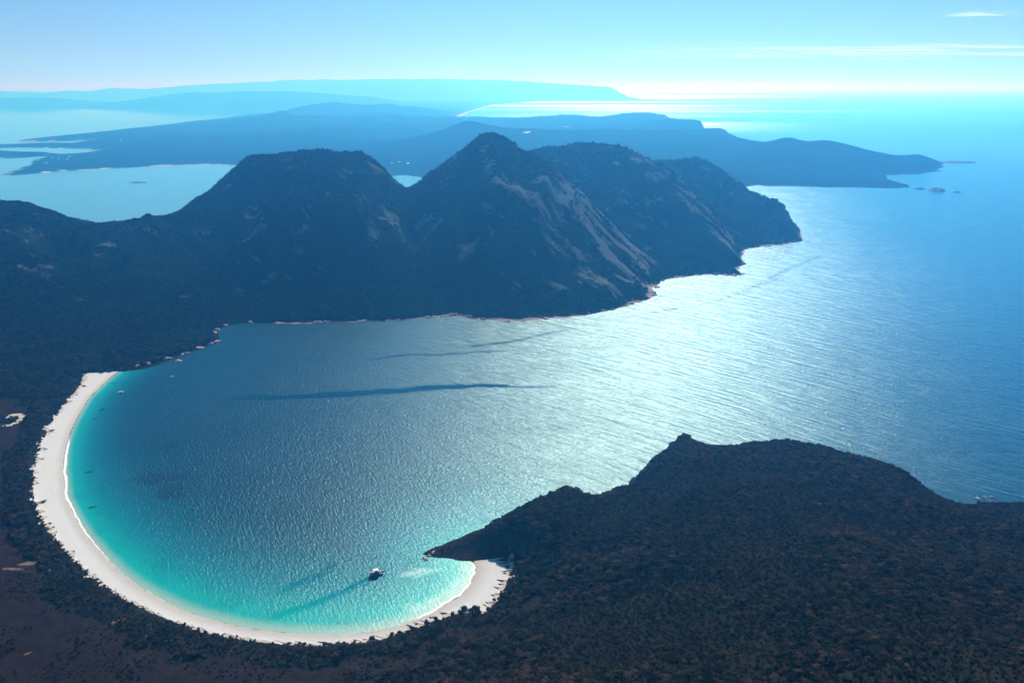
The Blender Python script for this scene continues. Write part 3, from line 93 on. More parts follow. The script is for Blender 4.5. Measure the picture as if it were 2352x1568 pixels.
def fbm(x, y, oct=4, seed=0, gain=0.5):
    s, a = 0, 1.0
    for k in range(oct):
        c, n = math.cos(0.6 * k), math.sin(0.6 * k)
        s = s + a * vnoise((x * c - y * n) * 2 ** k + 17.3 * k, (x * n + y * c) * 2 ** k + 9.1 * k, seed + k)
        a *= gain
    return s

def seg_dist(px, py, poly, closed=False):
    best = np.full(px.shape, 1e18)
    n = len(poly)
    for i in range(n if closed else n - 1):
        ax, ay = poly[i][:2]
        bx, by = poly[(i + 1) % n][:2]
        dx, dy = bx - ax, by - ay
        L2 = dx * dx + dy * dy + 1e-9
        t = np.clip(((px - ax) * dx + (py - ay) * dy) / L2, 0, 1)
        d = (px - ax - t * dx) ** 2 + (py - ay - t * dy) ** 2
        np.minimum(best, d, out=best)
    return np.sqrt(best)

def inside(px, py, poly):
    r = np.zeros(px.shape, bool)
    n = len(poly)
    for i in range(n):
        ax, ay = poly[i][:2]
        bx, by = poly[(i + 1) % n][:2]
        if ay == by:
            continue
        c = ((ay > py) != (by > py)) & (px < (bx - ax) * (py - ay) / (by - ay) + ax)
        r ^= c
    return r

def signed(px, py, poly):
    d = seg_dist(px, py, poly, True)
    return np.where(inside(px, py, poly), d, -d)

def sstep(a, b, x):
    t = np.clip((x - a) / (b - a), 0, 1)
    return t * t * (3 - 2 * t)

class Rbf:
    def __init__(self, pts, c):
        keep = []
        for p in pts:
            if all((p[0] - q[0]) ** 2 + (p[1] - q[1]) ** 2 > (c * 0.4) ** 2 for q in keep):
                keep.append(p)
        self.p = np.array(keep, float)
        self.c2 = c * c
        X = self.p[:, :2]
        n = len(X)
        r = np.sqrt(((X[:, None] - X[None]) ** 2).sum(2) + self.c2)
        A = np.zeros((n + 1, n + 1))
        A[:n, :n] = r + np.eye(n) * 1.0
        A[:n, n] = A[n, :n] = 1
        self.w = np.linalg.solve(A, np.append(self.p[:, 2], 0))

    def __call__(self, x, y):
        out = np.full(x.shape, self.w[-1], np.float32)
        xf, yf = x.astype(np.float32), y.astype(np.float32)
        for (a, b, _), w in zip(self.p, self.w):
            out += np.float32(w) * np.sqrt((xf - np.float32(a)) ** 2 + (yf - np.float32(b)) ** 2 + np.float32(self.c2))
        return out.astype(float)

def steps(segs):
    out = [segs[0][0]]
    for a, b, st in segs:
        n = max(1, int(round((b - a) / st)))
        out += [a + (b - a) * (i + 1) / n for i in range(n)]
    return np.array(out)

def grid_mesh(name, xs, ys, Z, keep=None, attrs=None, mat=None, smooth=True):
    ny, nx = len(ys), len(xs)
    X, Y = np.meshgrid(xs, ys)
    co = np.stack([X, Y, Z], -1).reshape(-1, 3).astype(np.float32)
    idx = np.arange(nx * ny).reshape(ny, nx)
    q = np.stack([idx[:-1, :-1], idx[:-1, 1:], idx[1:, 1:], idx[1:, :-1]], -1).reshape(-1, 4)
    if keep is not None:
        k = keep.reshape(-1)
        q = q[k[q].any(1)]
        used = np.zeros(nx * ny, bool)
        used[q] = True
        mp = np.cumsum(used) - 1
        co = co[used]
        q = mp[q]
    else:
        used = None
    me = bpy.data.meshes.new(name)
    me.vertices.add(len(co))
    me.vertices.foreach_set('co', co.ravel())
    me.loops.add(q.size)
    me.loops.foreach_set('vertex_index', q.ravel().astype(np.int32))
    me.polygons.add(len(q))
    me.polygons.foreach_set('loop_start', np.arange(0, q.size, 4, dtype=np.int32))
    me.polygons.foreach_set('loop_total', np.full(len(q), 4, np.int32))
    me.update(calc_edges=True)
    if smooth:
        me.shade_smooth()
    for k, v in (attrs or {}).items():
        v = v.reshape(-1)
        if used is not None:
            v = v[used]
        a = me.attributes.new(k, 'FLOAT', 'POINT')
        a.data.foreach_set('value', v.astype(np.float32))
    if mat:
        me.materials.append(mat)
    o = bpy.data.objects.new(name, me)
    COL.objects.link(o)
    return o

class Sampler:
    """height (or any value) read back from a grid"""
    def __init__(self, xs, ys, Z):
        self.xs, self.ys, self.Z = xs, ys, Z
    def __call__(self, x, y):
        x = np.asarray(x, float); y = np.asarray(y, float)
        i = np.clip(np.searchsorted(self.xs, x) - 1, 0, len(self.xs) - 2)
        j = np.clip(np.searchsorted(self.ys, y) - 1, 0, len(self.ys) - 2)
        fx = np.clip((x - self.xs[i]) / (self.xs[i + 1] - self.xs[i]), 0, 1)
        fy = np.clip((y - self.ys[j]) / (self.ys[j + 1] - self.ys[j]), 0, 1)
        Z = self.Z
        return (Z[j, i] * (1 - fx) + Z[j, i + 1] * fx) * (1 - fy) + (Z[j + 1, i] * (1 - fx) + Z[j + 1, i + 1] * fx) * fy

def tag(o, label=None, cat=None, group=None, kind=None):
    if label: o['label'] = label
    if cat: o['category'] = cat
    if group: o['group'] = group
    if kind: o['kind'] = kind
    return o

# ---------------------------------------------------------------- materials
class M:
    def __init__(self, name):
        self.m = bpy.data.materials.new(name)
        self.m.use_nodes = True
        self.n, self.l = self.m.node_tree.nodes, self.m.node_tree.links
        self.b = self.n['Principled BSDF']
    def attr(self, name):
        a = self.n.new('ShaderNodeAttribute'); a.attribute_name = name
        return a.outputs['Fac']
    def pos(self):
        g = self.n.new('ShaderNodeNewGeometry')
        return g.outputs['Position']
    def mapping(self, vec, scale=(1, 1, 1), rot=(0, 0, 0)):
        m = self.n.new('ShaderNodeMapping')
        m.inputs['Scale'].default_value = scale
        m.inputs['Rotation'].default_value = rot
        self.l.new(vec, m.inputs['Vector'])
        return m.outputs[0]
    def noise(self, vec, scale, detail=3, rough=0.55, dist=0.0):
        t = self.n.new('ShaderNodeTexNoise')
        t.inputs['Scale'].default_value = scale
        t.inputs['Detail'].default_value = detail
        t.inputs['Roughness'].default_value = rough
        t.inputs['Distortion'].default_value = dist
        self.l.new(vec, t.inputs['Vector'])
        return t.outputs['Fac']
    def math(self, op, a, b=None, c=None, clamp=False):
        t = self.n.new('ShaderNodeMath'); t.operation = op; t.use_clamp = clamp
        for i, v in enumerate((a, b, c)):
            if v is None: continue
            if isinstance(v, (int, float)): t.inputs[i].default_value = v
            else: self.l.new(v, t.inputs[i])
        return t.outputs[0]
    def ramp(self, fac, lo, hi):
        t = self.n.new('ShaderNodeMapRange')
        t.interpolation_type = 'SMOOTHSTEP'
        t.inputs['From Min'].default_value = lo
        t.inputs['From Max'].default_value = hi
        self.l.new(fac, t.inputs['Value'])
        return t.outputs[0]
    def mix(self, fac, a, b):
        t = self.n.new('ShaderNodeMix'); t.data_type = 'RGBA'
        for k, v in ((0, fac), (6, a), (7, b)):
            if isinstance(v, (int, float)): t.inputs[k].default_value = v
            elif isinstance(v, tuple): t.inputs[k].default_value = (*v, 1)
            else: self.l.new(v, t.inputs[k])
        return t.outputs[2]
    def bump(self, h, strength, dist, normal=None):
        t = self.n.new('ShaderNodeBump')
        t.inputs['Distance'].default_value = dist
        if isinstance(strength, (int, float)): t.inputs['Strength'].default_value = strength
        else: self.l.new(strength, t.inputs['Strength'])
        self.l.new(h, t.inputs['Height'])
        if normal is not None: self.l.new(normal, t.inputs['Normal'])
        return t.outputs[0]
    def base(self, c): 
        if isinstance(c, tuple): self.b.inputs['Base Color'].default_value = (*c, 1)
        else: self.l.new(c, self.b.inputs['Base Color'])
    def set(self, k, v):
        if isinstance(v, (int, float)): self.b.inputs[k].default_value = v
        else: self.l.new(v, self.b.inputs[k])
    def nrm(self, v): self.l.new(v, self.b.inputs['Normal'])

def plain(name, col, rough=0.6, spec=0.3):
    m = M(name)
    n = m.noise(m.pos(), 0.8, 3)
    m.base(m.mix(n, tuple(c * 0.8 for c in col), tuple(min(1, c * 1.15) for c in col)))
    m.set('Roughness', rough); m.set('Specular IOR Level', spec)
    return m.m

# ground with forest floor, granite, heath and sand by vertex attributes
g = M('wooded_ground')
pos = g.pos()
n_big = g.noise(pos, 0.012, 5, 0.6)
n_mid = g.noise(pos, 0.06, 5, 0.65)
n_fine = g.noise(pos, 0.3, 4, 0.7)
forest = g.mix(g.ramp(n_mid, 0.35, 0.65), (0.006, 0.008, 0.005), (0.018, 0.019, 0.012))
forest = g.mix(g.math('MULTIPLY', g.ramp(n_fine, 0.45, 0.7), 0.6), forest, (0.050, 0.038, 0.024))
heath = g.mix(g.ramp(n_mid, 0.3, 0.7), (0.013, 0.009, 0.010), (0.028, 0.020, 0.020))
heath = g.mix(g.math('MULTIPLY', g.ramp(n_fine, 0.5, 0.7), 0.5), heath, (0.009, 0.008, 0.006))
heath = g.mix(g.math('MULTIPLY', g.ramp(n_big, 0.45, 0.65), 0.6), heath, (0.016, 0.011, 0.010))
sx = g.n.new('ShaderNodeSeparateXYZ'); g.l.new(pos, sx.inputs[0])
forest = g.mix(g.ramp(sx.outputs[1], 1500, 2600), forest, g.mix(n_mid, (0.004, 0.010, 0.006), (0.012, 0.026, 0.015)))
col = g.mix(g.attr('heath'), forest, heath)
rock_n = g.noise(g.mapping(g.mapping(pos, (1, 1, 1), (0, 0, math.radians(34))), (0.22, 1.0, 0.5)), 0.07, 6, 0.75)
rockf = g.ramp(g.math('ADD', g.attr('rock'), g.math('MULTIPLY_ADD', rock_n, 2.2, -1.1)), 0.40, 0.75)
rockc = g.mix(g.ramp(n_fine, 0.3, 0.7), (0.045, 0.065, 0.068), (0.13, 0.158, 0.162))
rockc = g.mix(g.attr('coastrock'), rockc, g.mix(g.ramp(n_fine, 0.35, 0.65), (0.16, 0.10, 0.09), (0.50, 0.39, 0.35)))
col = g.mix(rockf, col, rockc)
sandf = g.ramp(g.math('ADD', g.attr('sandy'), g.math('MULTIPLY_ADD', g.noise(pos, 0.12, 5, 0.7), 1.3, -0.65)), 0.42, 0.56)
col = g.mix(sandf, col, (0.50, 0.45, 0.38))
soilf = g.ramp(g.math('ADD', g.attr('soil'), g.math('MULTIPLY_ADD', g.noise(pos, 0.10, 5, 0.75), 2.4, -1.2)), 0.35, 0.7)
col = g.mix(soilf, col, (0.17, 0.125, 0.095))
g.base(col)
g.set('Roughness', 0.95); g.set('Specular IOR Level', 0.0)
g.nrm(g.bump(g.math('ADD', n_mid, g.math('MULTIPLY', n_fine, 0.5)), 0.8, 4.0))
MAT_GROUND = g.m

g = M('beach_sand')
pos = g.pos()
nn = g.noise(pos, 0.15, 5, 0.6)
col = g.mix(nn, (0.48, 0.485, 0.46), (0.60, 0.61, 0.585))
wet = g.mix(g.noise(pos, 0.05, 3), (0.36, 0.33, 0.28), (0.45, 0.41, 0.36))
col = g.mix(g.attr('wet'), col, wet)
wrack = g.ramp(g.math('ADD', g.attr('dune'), g.math('MULTIPLY_ADD', g.noise(pos, 0.12, 6, 0.75), 1.6, -0.9)), 0.5, 0.62)
col = g.mix(wrack, col, (0.09, 0.075, 0.055))
foot = g.ramp(g.noise(g.mapping(pos, (1, 1, 1)), 0.5, 4, 0.7), 0.6, 0.75)
col = g.mix(g.math('MULTIPLY', foot, 0.35), col, (0.42, 0.40, 0.36))
g.base(col); g.set('Roughness', 0.85); g.set('Specular IOR Level', 0.15)
g.nrm(g.bump(nn, 0.5, 1.0))
MAT_SAND = g.m

w_ = M('sea_water')
pos = w_.pos()
sh = w_.attr('shallow'); op_ = w_.attr('open'); wd = w_.attr('weed'); sl = w_.attr('slick'); edge = w_.attr('edge'); cha = w_.attr('choppy')
deep = w_.mix(op_, (0.000, 0.020, 0.036), (0.000, 0.080, 0.230))
mid = w_.mix(w_.ramp(sh, 0.0, 0.5), deep, (0.000, 0.13, 0.16))
turq = w_.mix(w_.ramp(sh, 0.35, 0.95), mid, (0.004, 0.34, 0.29))
patch = w_.noise(pos, 0.02, 4, 0.6)
turq = w_.mix(w_.math('MULTIPLY', w_.ramp(patch, 0.5, 0.75), 0.25), turq, (0.000, 0.06, 0.08))
turq = w_.mix(w_.math('MULTIPLY', w_.ramp(w_.math('ADD', wd, w_.math('MULTIPLY_ADD', w_.noise(pos, 0.08, 4, 0.7), 1.0, -0.5)), 0.25, 0.7), 0.85), turq, (0.000, 0.012, 0.024))
turq = w_.mix(w_.math('MULTIPLY', w_.ramp(w_.math('ADD', w_.attr('milky'), w_.math('MULTIPLY_ADD', w_.noise(w_.mapping(w_.mapping(pos, (1, 1, 1), (0, 0, -0.6)), (0.35, 1, 1)), 0.09, 4, 0.65), 1.4, -0.7)), 0.2, 1.1), 0.6), turq, (0.42, 0.62, 0.52))  # sun glint on the cove shallows, painted as a pale body colour
turq = w_.mix(w_.ramp(edge, 0.15, 1.0), turq, (0.28, 0.42, 0.33))
turq = w_.mix(w_.attr('sheltered'), turq, (0.090, 0.230, 0.280))  # shallow bays, with sky reflection and sunlit haze painted into the paler body colour
# two trains of wind waves crossing at the mouth of the bay
def train(ang, sc, stretch):
    v = w_.mapping(pos, (1.0, 1.0, 1.0), (0, 0, ang))
    v = w_.mapping(v, (1.0 / stretch, 1.0, 1.0))
    return w_.noise(v, sc, 2.5, 0.6, 0.4)
t1 = train(math.radians(41), 0.062, 8.0)
t2 = train(math.radians(64), 0.27, 4.2)
t3 = train(math.radians(36), 0.40, 2.6)
tm = w_.math('ADD', w_.math('MULTIPLY', t1, w_.math('MULTIPLY', w_.attr('train'), 7.5)), w_.math('MULTIPLY', t2, w_.math('MULTIPLY_ADD', w_.attr('train'), -1.25, 1.25)))
gust = w_.noise(w_.mapping(pos, (0.5, 1.0, 1.0), (0, 0, 0.5)), 0.006, 4, 0.6)
hgt = w_.math('ADD', tm, w_.math('MULTIPLY', t3, 1.7))
calm = w_.math('SUBTRACT', 1.0, sl)
st = w_.math('MULTIPLY', w_.math('MULTIPLY', calm, cha), w_.math('MULTIPLY_ADD', gust, 0.5, 0.75))
rag = w_.math('MULTIPLY', sl, w_.math('MULTIPLY_ADD', w_.noise(pos, 0.035, 6, 0.75), 2.6, -0.4))
nrm = w_.bump(hgt, st, 0.62)
rgh = w_.math('MULTIPLY_ADD', rag, -0.25, 0.37)
rgh = w_.math('MULTIPLY_ADD', w_.attr('sheltered'), -0.30, rgh)
rgh = w_.math('MULTIPLY_ADD', w_.attr('middle'), -0.08, rgh)
far_band = w_.noise(w_.mapping(pos, (0.10, 1.0, 1.0), (0, 0, -0.03)), 0.00012, 3, 0.6)
rgh = w_.math('ADD', rgh, w_.math('MULTIPLY', w_.math('MULTIPLY_ADD', far_band, 0.6, -0.3), w_.attr('offshore')))
w_.n.remove(w_.b)
body = w_.n.new('ShaderNodeBsdfDiffuse'); w_.l.new(turq, body.inputs['Color'])
gl = w_.n.new('ShaderNodeBsdfAnisotropic'); gl.distribution = 'BECKMANN'
gl.inputs['Color'].default_value = (0.60, 0.93, 0.98, 1)
w_.l.new(rgh, gl.inputs['Roughness']); w_.l.new(nrm, gl.inputs['Normal'])
fr = w_.n.new('ShaderNodeFresnel'); fr.inputs['IOR'].default_value = 1.33; w_.l.new(nrm, fr.inputs['Normal'])
ms = w_.n.new('ShaderNodeMixShader')
w_.l.new(w_.math('MULTIPLY', fr.outputs[0], w_.math('MULTIPLY_ADD', w_.attr('sheltered'), 0.0, 1.0)), ms.inputs[0]); w_.l.new(body.outputs[0], ms.inputs[1]); w_.l.new(gl.outputs[0], ms.inputs[2])
w_.l.new(ms.outputs[0], w_.n['Material Output'].inputs['Surface'])
MAT_SEA = w_.m

def leaf_mat():
    g = M('eucalypt_leaves')
    oi = g.n.new('ShaderNodeObjectInfo')
    r = oi.outputs['Random']
    c = g.mix(g.ramp(r, 0.0, 0.6), (0.009, 0.009, 0.006), (0.030, 0.027, 0.015))
    c = g.mix(g.ramp(r, 0.62, 1.0), c, (0.072, 0.047, 0.028))
    sx = g.n.new('ShaderNodeSeparateXYZ'); g.l.new(g.pos(), sx.inputs[0])
    wet = g.mix(g.ramp(r, 0.1, 0.9), (0.004, 0.015, 0.009), (0.014, 0.036, 0.018))   # greener mountain forest
    c = g.mix(g.math('MULTIPLY', g.ramp(sx.outputs[1], 1500, 2600), 0.9), c, wet)
    c = g.mix(g.math('MULTIPLY', g.ramp(g.noise(g.pos(), 0.015, 3), 0.45, 0.65), 0.35), c, (0.014, 0.014, 0.009))
    g.base(c); g.set('Roughness', 0.9); g.set('Specular IOR Level', 0.0)
    return g.m
MAT_LEAF = leaf_mat()
MAT_BARK = plain('tree_bark', (0.12, 0.10, 0.085), 0.9, 0.1)
MAT_FARLAND = MAT_GROUND

def granite(name, a, b):
    g = M(name)
    pos = g.pos()
    g.base(g.mix(g.ramp(g.noise(pos, 0.35, 5, 0.7), 0.35, 0.65), a, b))
    g.set('Roughness', 0.8); g.set('Specular IOR Level', 0.2)
    g.nrm(g.bump(g.noise(pos, 0.8, 4, 0.7), 0.7, 0.8))
    return g.m
MAT_ROCK = granite('pink_granite', (0.20, 0.13, 0.12), (0.52, 0.43, 0.39))
MAT_ISLE = granite('weathered_sea_rock', (0.05, 0.045, 0.04), (0.11, 0.10, 0.085))

# ---------------------------------------------------------------- near land
ctl = DATA['ctl']
near_rbf = Rbf(ctl, 14.0)
xs = steps([(-3400, -1700, 16), (-1700, -1080, 9), (-1080, 1300, 6.5), (1300, 2500, 10)])
ys = steps([(120, 420, 20), (420, 1750, 6.5), (1750, 3500, 8.5), (3500, 5200, 14)])
X, Y = np.meshgrid(xs, ys)
inner, outer = DATA['inner'], DATA['outer']
beach_poly = inner + outer[::-1]
wob = (1 - np.exp(-seg_dist(X, Y, inner) / 60)) * (1 - 0.65 * sstep(1700, 2300, Y))
Xw = X + wob * (14 * fbm(X / 55, Y / 55, 4, 3) + 26 * fbm(X / 160, Y / 160, 2, 13))
Yw = Y + wob * (14 * fbm(X / 55, Y / 55, 4, 4) + 26 * fbm(X / 160, Y / 160, 2, 14))
sdc = signed(Xw, Yw, DATA['coast'])
hz = np.maximum(near_rbf(X, Y), 0.5)
mount = sstep(40, 260, hz) * sstep(1700, 2300, Y)
crest_d = np.minimum(seg_dist(X, Y, DATA['amos_crest']), seg_dist(X, Y, DATA['dove_crest']))
rd = np.full(X.shape, 1e9)
for key in ('ridge_lines',):
    for pl in DATA[key]: rd = np.minimum(rd, seg_dist(X, Y, pl))
quiet = 0.22 + 0.78 * sstep(10, 260, rd)
# gullies and ribs that run down the slopes
rib = np.abs(fbm(X / 170 + 0.5 * fbm(X / 300, Y / 300, 2, 5), Y / 420, 4, 21)) * 2
# streaks down the sunlit right flanks
A = np.array(DATA['amos_crest'][2][:2]); B = np.array(DATA['amos_crest'][-1][:2])
ax = (B - A) / np.linalg.norm(B - A)
U = (X - A[0]) * ax[0] + (Y - A[1]) * ax[1]
W = -(X - A[0]) * ax[1] + (Y - A[1]) * ax[0]
streak = fbm(U / 150, W / 24, 5, 31, 0.6)
fine = fbm(X / 38, Y / 38, 4, 41, 0.6)
for gl_ in DATA['gullies']:
    hz = hz - mount * 42 * np.exp(-(seg_dist(X, Y, gl_) / 85) ** 2)
hz = hz + mount * quiet * 30 * fbm(X / 140, Y / 120, 4, 57)
hz = hz + mount * quiet * (26 * fbm(X / 320, Y / 320, 3, 51) - 38 * (rib - 0.35) * sstep(60, 200, hz))
hz = hz + mount * (0.4 + 0.6 * quiet) * 6 * fine
hz = hz + mount * 13 * streak * np.exp(-(crest_d / 420) ** 2)
for sxy in DATA['saddles']:
    hz = hz - 14 * np.exp(-(((X - sxy[0]) / 110) ** 2 + ((Y - sxy[1]) / 260) ** 2))
knob = np.maximum(fbm(X / 34, Y / 50, 3, 61), 0)
hz = hz + np.exp(-(rd / 70) ** 2) * mount * knob * 14
head = (1 - mount) * sstep(5, 40, hz) * (0.15 + 0.85 * sstep(15, 150, seg_dist(X, Y, DATA['head_ridge'])))
hz = hz + head * (9 * fbm(X / 90, Y / 90, 4, 71) + 16 * fbm(X / 300, Y / 300, 2, 72))
low = np.minimum(1.2 + sdc * 0.12, 7)
land = np.where(hz > 14, hz, np.maximum(hz, 0.4)) * sstep(-6, 70, sdc) + 0.12 * np.clip(sdc, 0, 30)
rocky = sstep(0, 25, sdc) * sstep(0, 14, hz)
land = land + rocky * 3.0 * (seg_dist(X, Y, inner) > 40)
in_beach_d = signed(X, Y, beach_poly)
shore_prof = np.clip(seg_dist(X, Y, inner) * 0.055, 0, 6.0)
k = sstep(-30, 5, in_beach_d)
sdc_raw = signed(X, Y, DATA['coast'])
land = np.where(in_beach_d > -30, land * (1 - k) + shore_prof * k, land)
sea_side = -0.10 * np.abs(sdc) - 0.05
Z = np.where(sdc > 0, np.maximum(land, 0.05), np.maximum(sea_side, -4.0))
near_z = Sampler(xs, ys, Z)
# attributes
gx, gy = np.gradient(Z, ys, xs)
slope = np.hypot(gx, gy)
nf = fbm(X / 60, Y / 60, 4, 81)
flank = np.exp(-(np.clip(seg_dist(X, Y, DATA['amos_crest']) - 60, 0, None) / 330) ** 2) * sstep(60, 260, U) * (W < 140) \
    + 0.6 * np.exp(-(seg_dist(X, Y, DATA['dove_crest']) / 120) ** 2) + 0.5 * np.exp(-(seg_dist(X, Y, DATA['may_flank']) / 40) ** 2)
mrock = sstep(4, 50, hz) * sstep(1900, 2400, Y)
rock = mrock * (0.80 * flank * (0.62 + 1.7 * streak) + 0.16 * sstep(0.55, 1.0, slope) + 1.0 * np.clip(fbm(X / 80, Y / 50, 4, 91) - 0.02, 0, 1))
shore = np.exp(-np.clip(sdc, 0, None) / 16.0) * (in_beach_d < -12)
bay_side = sstep(-760, -700, X) * sstep(1500, 1800, Y)
rock = rock + shore * (0.75 + 1.1 * nf) * (0.25 + 0.75 * bay_side)
coastrock = np.clip(np.exp(-np.clip(sdc, 0, None) / 30.0) * 1.3, 0, 1)
sc_x, sc_y = DATA['shore_rocks'][16]
rock = rock + 0.9 * np.exp(-(((X - sc_x + 20) / 90) ** 2 + ((Y - sc_y) / 70) ** 2)) * np.exp(-np.clip(sdc, 0, None) / 30)
rock = np.clip(rock + 0.14 * head * np.clip(nf, 0, 1), 0, 1)
heath = (1 - sstep(15, 40, Z)) * (1 - sstep(1500, 1800, Y)) * (X < 100)
heath_line = seg_dist(X, Y, outer)
heath = heath * sstep(35, 75, heath_line + 40 * fbm(X / 70, Y / 70, 3, 95))
sandy = np.zeros_like(X)
soil = np.zeros_like(X)
for i_, (cxy, a, b) in enumerate(DATA['sandspots']):
    tgt = sandy if (i_ < 8 or 19 < i_ < 29) else soil
    np.maximum(tgt, out=tgt, *[np.exp(-(((X - cxy[0]) / a) ** 2 + ((Y - cxy[1]) / b) ** 2))])
sandy = np.maximum(sandy, 0.9 * np.exp(-(np.clip(heath_line, 0, None) / 5) ** 2))
ground = grid_mesh('ground', xs, ys, Z, keep=(Z > -3.9), attrs={'rock': rock, 'heath': heath, 'sandy': sandy, 'soil': soil, 'coastrock': coastrock}, mat=MAT_GROUND)
tag(ground, kind='structure')
sdraw_s = Sampler(xs, ys, sdc_raw)
rock_s, heath_s, sandy_s, sd_s = Sampler(xs, ys, rock), Sampler(xs, ys, heath), Sampler(xs, ys, sandy), Sampler(xs, ys, sdc)
beach_s, slope_s = Sampler(xs, ys, in_beach_d), Sampler(xs, ys, slope)

# ---------------------------------------------------------------- beach
def resample(poly, n):
    """Catmull-Rom through matched knots, n samples per span"""
    p = [np.array(q[:2], float) for q in poly]
    p = [2 * p[0] - p[1]] + p + [2 * p[-1] - p[-2]]
    out = []
    for i in range(1, len(p) - 2):
        for s in range(n):
            t = s / n
            out.append(0.5 * ((2 * p[i]) + (-p[i - 1] + p[i + 1]) * t + (2 * p[i - 1] - 5 * p[i] + 4 * p[i + 1] - p[i + 2]) * t * t + (-p[i - 1] + 3 * p[i] - 3 * p[i + 1] + p[i + 2]) * t ** 3))
    out.append(p[-2])
    return np.array(out)

def ribbon(name, a, b, nc, zfun, attrs, mat, jag=0.0, jseed=0):
    n = len(a)
    t = np.linspace(0, 1, nc + 1)
    P = a[:, None] * (1 - t)[None, :, None] + b[:, None] * t[None, :, None]
    if jag:
        s = np.arange(n) * 0.9
        j = jag * (fbm(s / 3.0, s * 0 + 3.1, 4, jseed, 0.7) + 0.7 * fbm(s / 14.0, s * 0 + 1.7, 2, jseed + 5))
        d = (b - a); d /= np.linalg.norm(d, axis=1)[:, None] + 1e-6
        P += (d * j[:, None])[:, None, :] * (t ** 2)[None, :, None]
    Zr = zfun(P[..., 0], P[..., 1], t[None, :] * np.ones((n, 1)))
    co = np.concatenate([P, Zr[..., None]], -1).reshape(-1, 3)
    idx = np.arange(n * (nc + 1)).reshape(n, nc + 1)
    q = np.stack([idx[:-1, :-1], idx[:-1, 1:], idx[1:, 1:], idx[1:, :-1]], -1).reshape(-1, 4)
    me = bpy.data.meshes.new(name)
    me.from_pydata(co.tolist(), [], q.tolist())
    me.update(); me.shade_smooth()
    for k, f in attrs.items():
        at = me.attributes.new(k, 'FLOAT', 'POINT')
        at.data.foreach_set('value', f(P[..., 0], P[..., 1], t[None, :] * np.ones((n, 1))).ravel().astype(np.float32))
    me.materials.append(mat)
    o = bpy.data.objects.new(name, me)
    COL.objects.link(o)
    # make the faces look up
    if me.polygons[0].normal.z < 0: me.flip_normals()
    return o

ia, oa = resample(inner, 22), resample(outer, 22)
din = oa - ia
din /= np.linalg.norm(din, axis=1)[:, None]
cove = np.linspace(0, 1, len(ia))
def beach_z(x, y, t):
    z = near_z(x, y) + 0.55
    z = np.where(t < 0.08, -0.25 + (z + 0.25) * t / 0.08, z)
    return np.maximum(z, -0.25)
dune_w = lambda x, y, t: 0.55 * np.clip((t - 0.72) / 0.28, 0, 1) * np.ones_like(x) + 0.25 * sstep(0.93, 0.99, cove)[:, None] * sstep(0.35, 0.9, t)
wet_w = lambda x, y, t: np.clip(1 - np.abs(seg_dist(x, y, inner)) / (14.0 + 14 * cove[:, None] ** 2), 0, 1)
beach = ribbon('beach', ia, oa, 26, beach_z, {'wet': wet_w, 'dune': dune_w}, MAT_SAND, jag=19, jseed=7)
tag(beach, kind='structure')

foam = M('sea_foam')
foam.base((0.8, 0.8, 0.78)); foam.set('Roughness', 0.9)
fa = foam.ramp(foam.math('ADD', foam.attr('foam'), foam.math('MULTIPLY_ADD', foam.noise(foam.pos(), 0.12, 5, 0.75), 1.4, -0.7)), 0.35, 0.6)
foam.set('Alpha', fa)
s_i = np.linspace(0, 1, len(ia))
surf_amt = 0.95 * sstep(0.14, 0.2, s_i) * (1 - sstep(0.36, 0.42, s_i)) + 0.55 * sstep(0.36, 0.42, s_i) * (1 - sstep(0.5, 0.56, s_i)) + 0.32 * sstep(0.5, 0.6, s_i) * (1 - sstep(0.74, 0.8, s_i)) + 0.95 * sstep(0.74, 0.8, s_i) * (1 - sstep(0.97, 1, s_i))
wv = 2.5 * fbm(np.arange(len(ia)) / 9.0, np.zeros(len(ia)), 3, 77)
fw = 4.2 + 1.5 * fbm(np.arange(len(ia)) / 5.0, np.ones(len(ia)), 3, 78)
fo = ribbon('surf', ia + din * (1.5 + wv)[:, None], ia - din * (fw - wv)[:, None], 3,
            lambda x, y, t: np.full_like(x, 0.35), {'foam': lambda x, y, t: surf_amt[:, None] * np.sin(np.pi * (0.12 + 0.76 * t))}, foam.m)
tag(fo, 'thin white line of surf breaking along the edge of the curved beach', 'surf', kind='stuff')
# second, outer line of the breaking wash
fo2 = ribbon('surf', ia - din * (11 - wv)[:, None], ia - din * (14.5 - wv)[:, None], 2,
            lambda x, y, t: np.full_like(x, 0.25), {'foam': lambda x, y, t: 0.42 * surf_amt[:, None] * np.sin(np.pi * t)}, foam.m)
tag(fo2, 'broken outer line of wash a few metres off the curved beach', 'surf', kind='stuff')

# ---------------------------------------------------------------- sea
wx = steps([(-1300, 1500, 8), (1500, 3000, 20)])
wy = steps([(760, 3000, 8), (3000, 5000, 20)])
def grow(a0, lim, st, k=1.25):
    out, p = [], a0
    while abs(p) < lim:
        p += st; st *= k; out.append(p)
    return np.array(out)
wx = np.concatenate([grow(-1300, 170000, -12)[::-1], wx, grow(3000, 170000, 25)])
wy = np.concatenate([grow(760, 3000, -12)[::-1], wy, grow(5000, 170000, 30, 1.12)])
WX, WY = np.meshgrid(wx, wy)
dsh = seg_dist(WX, WY, inner)
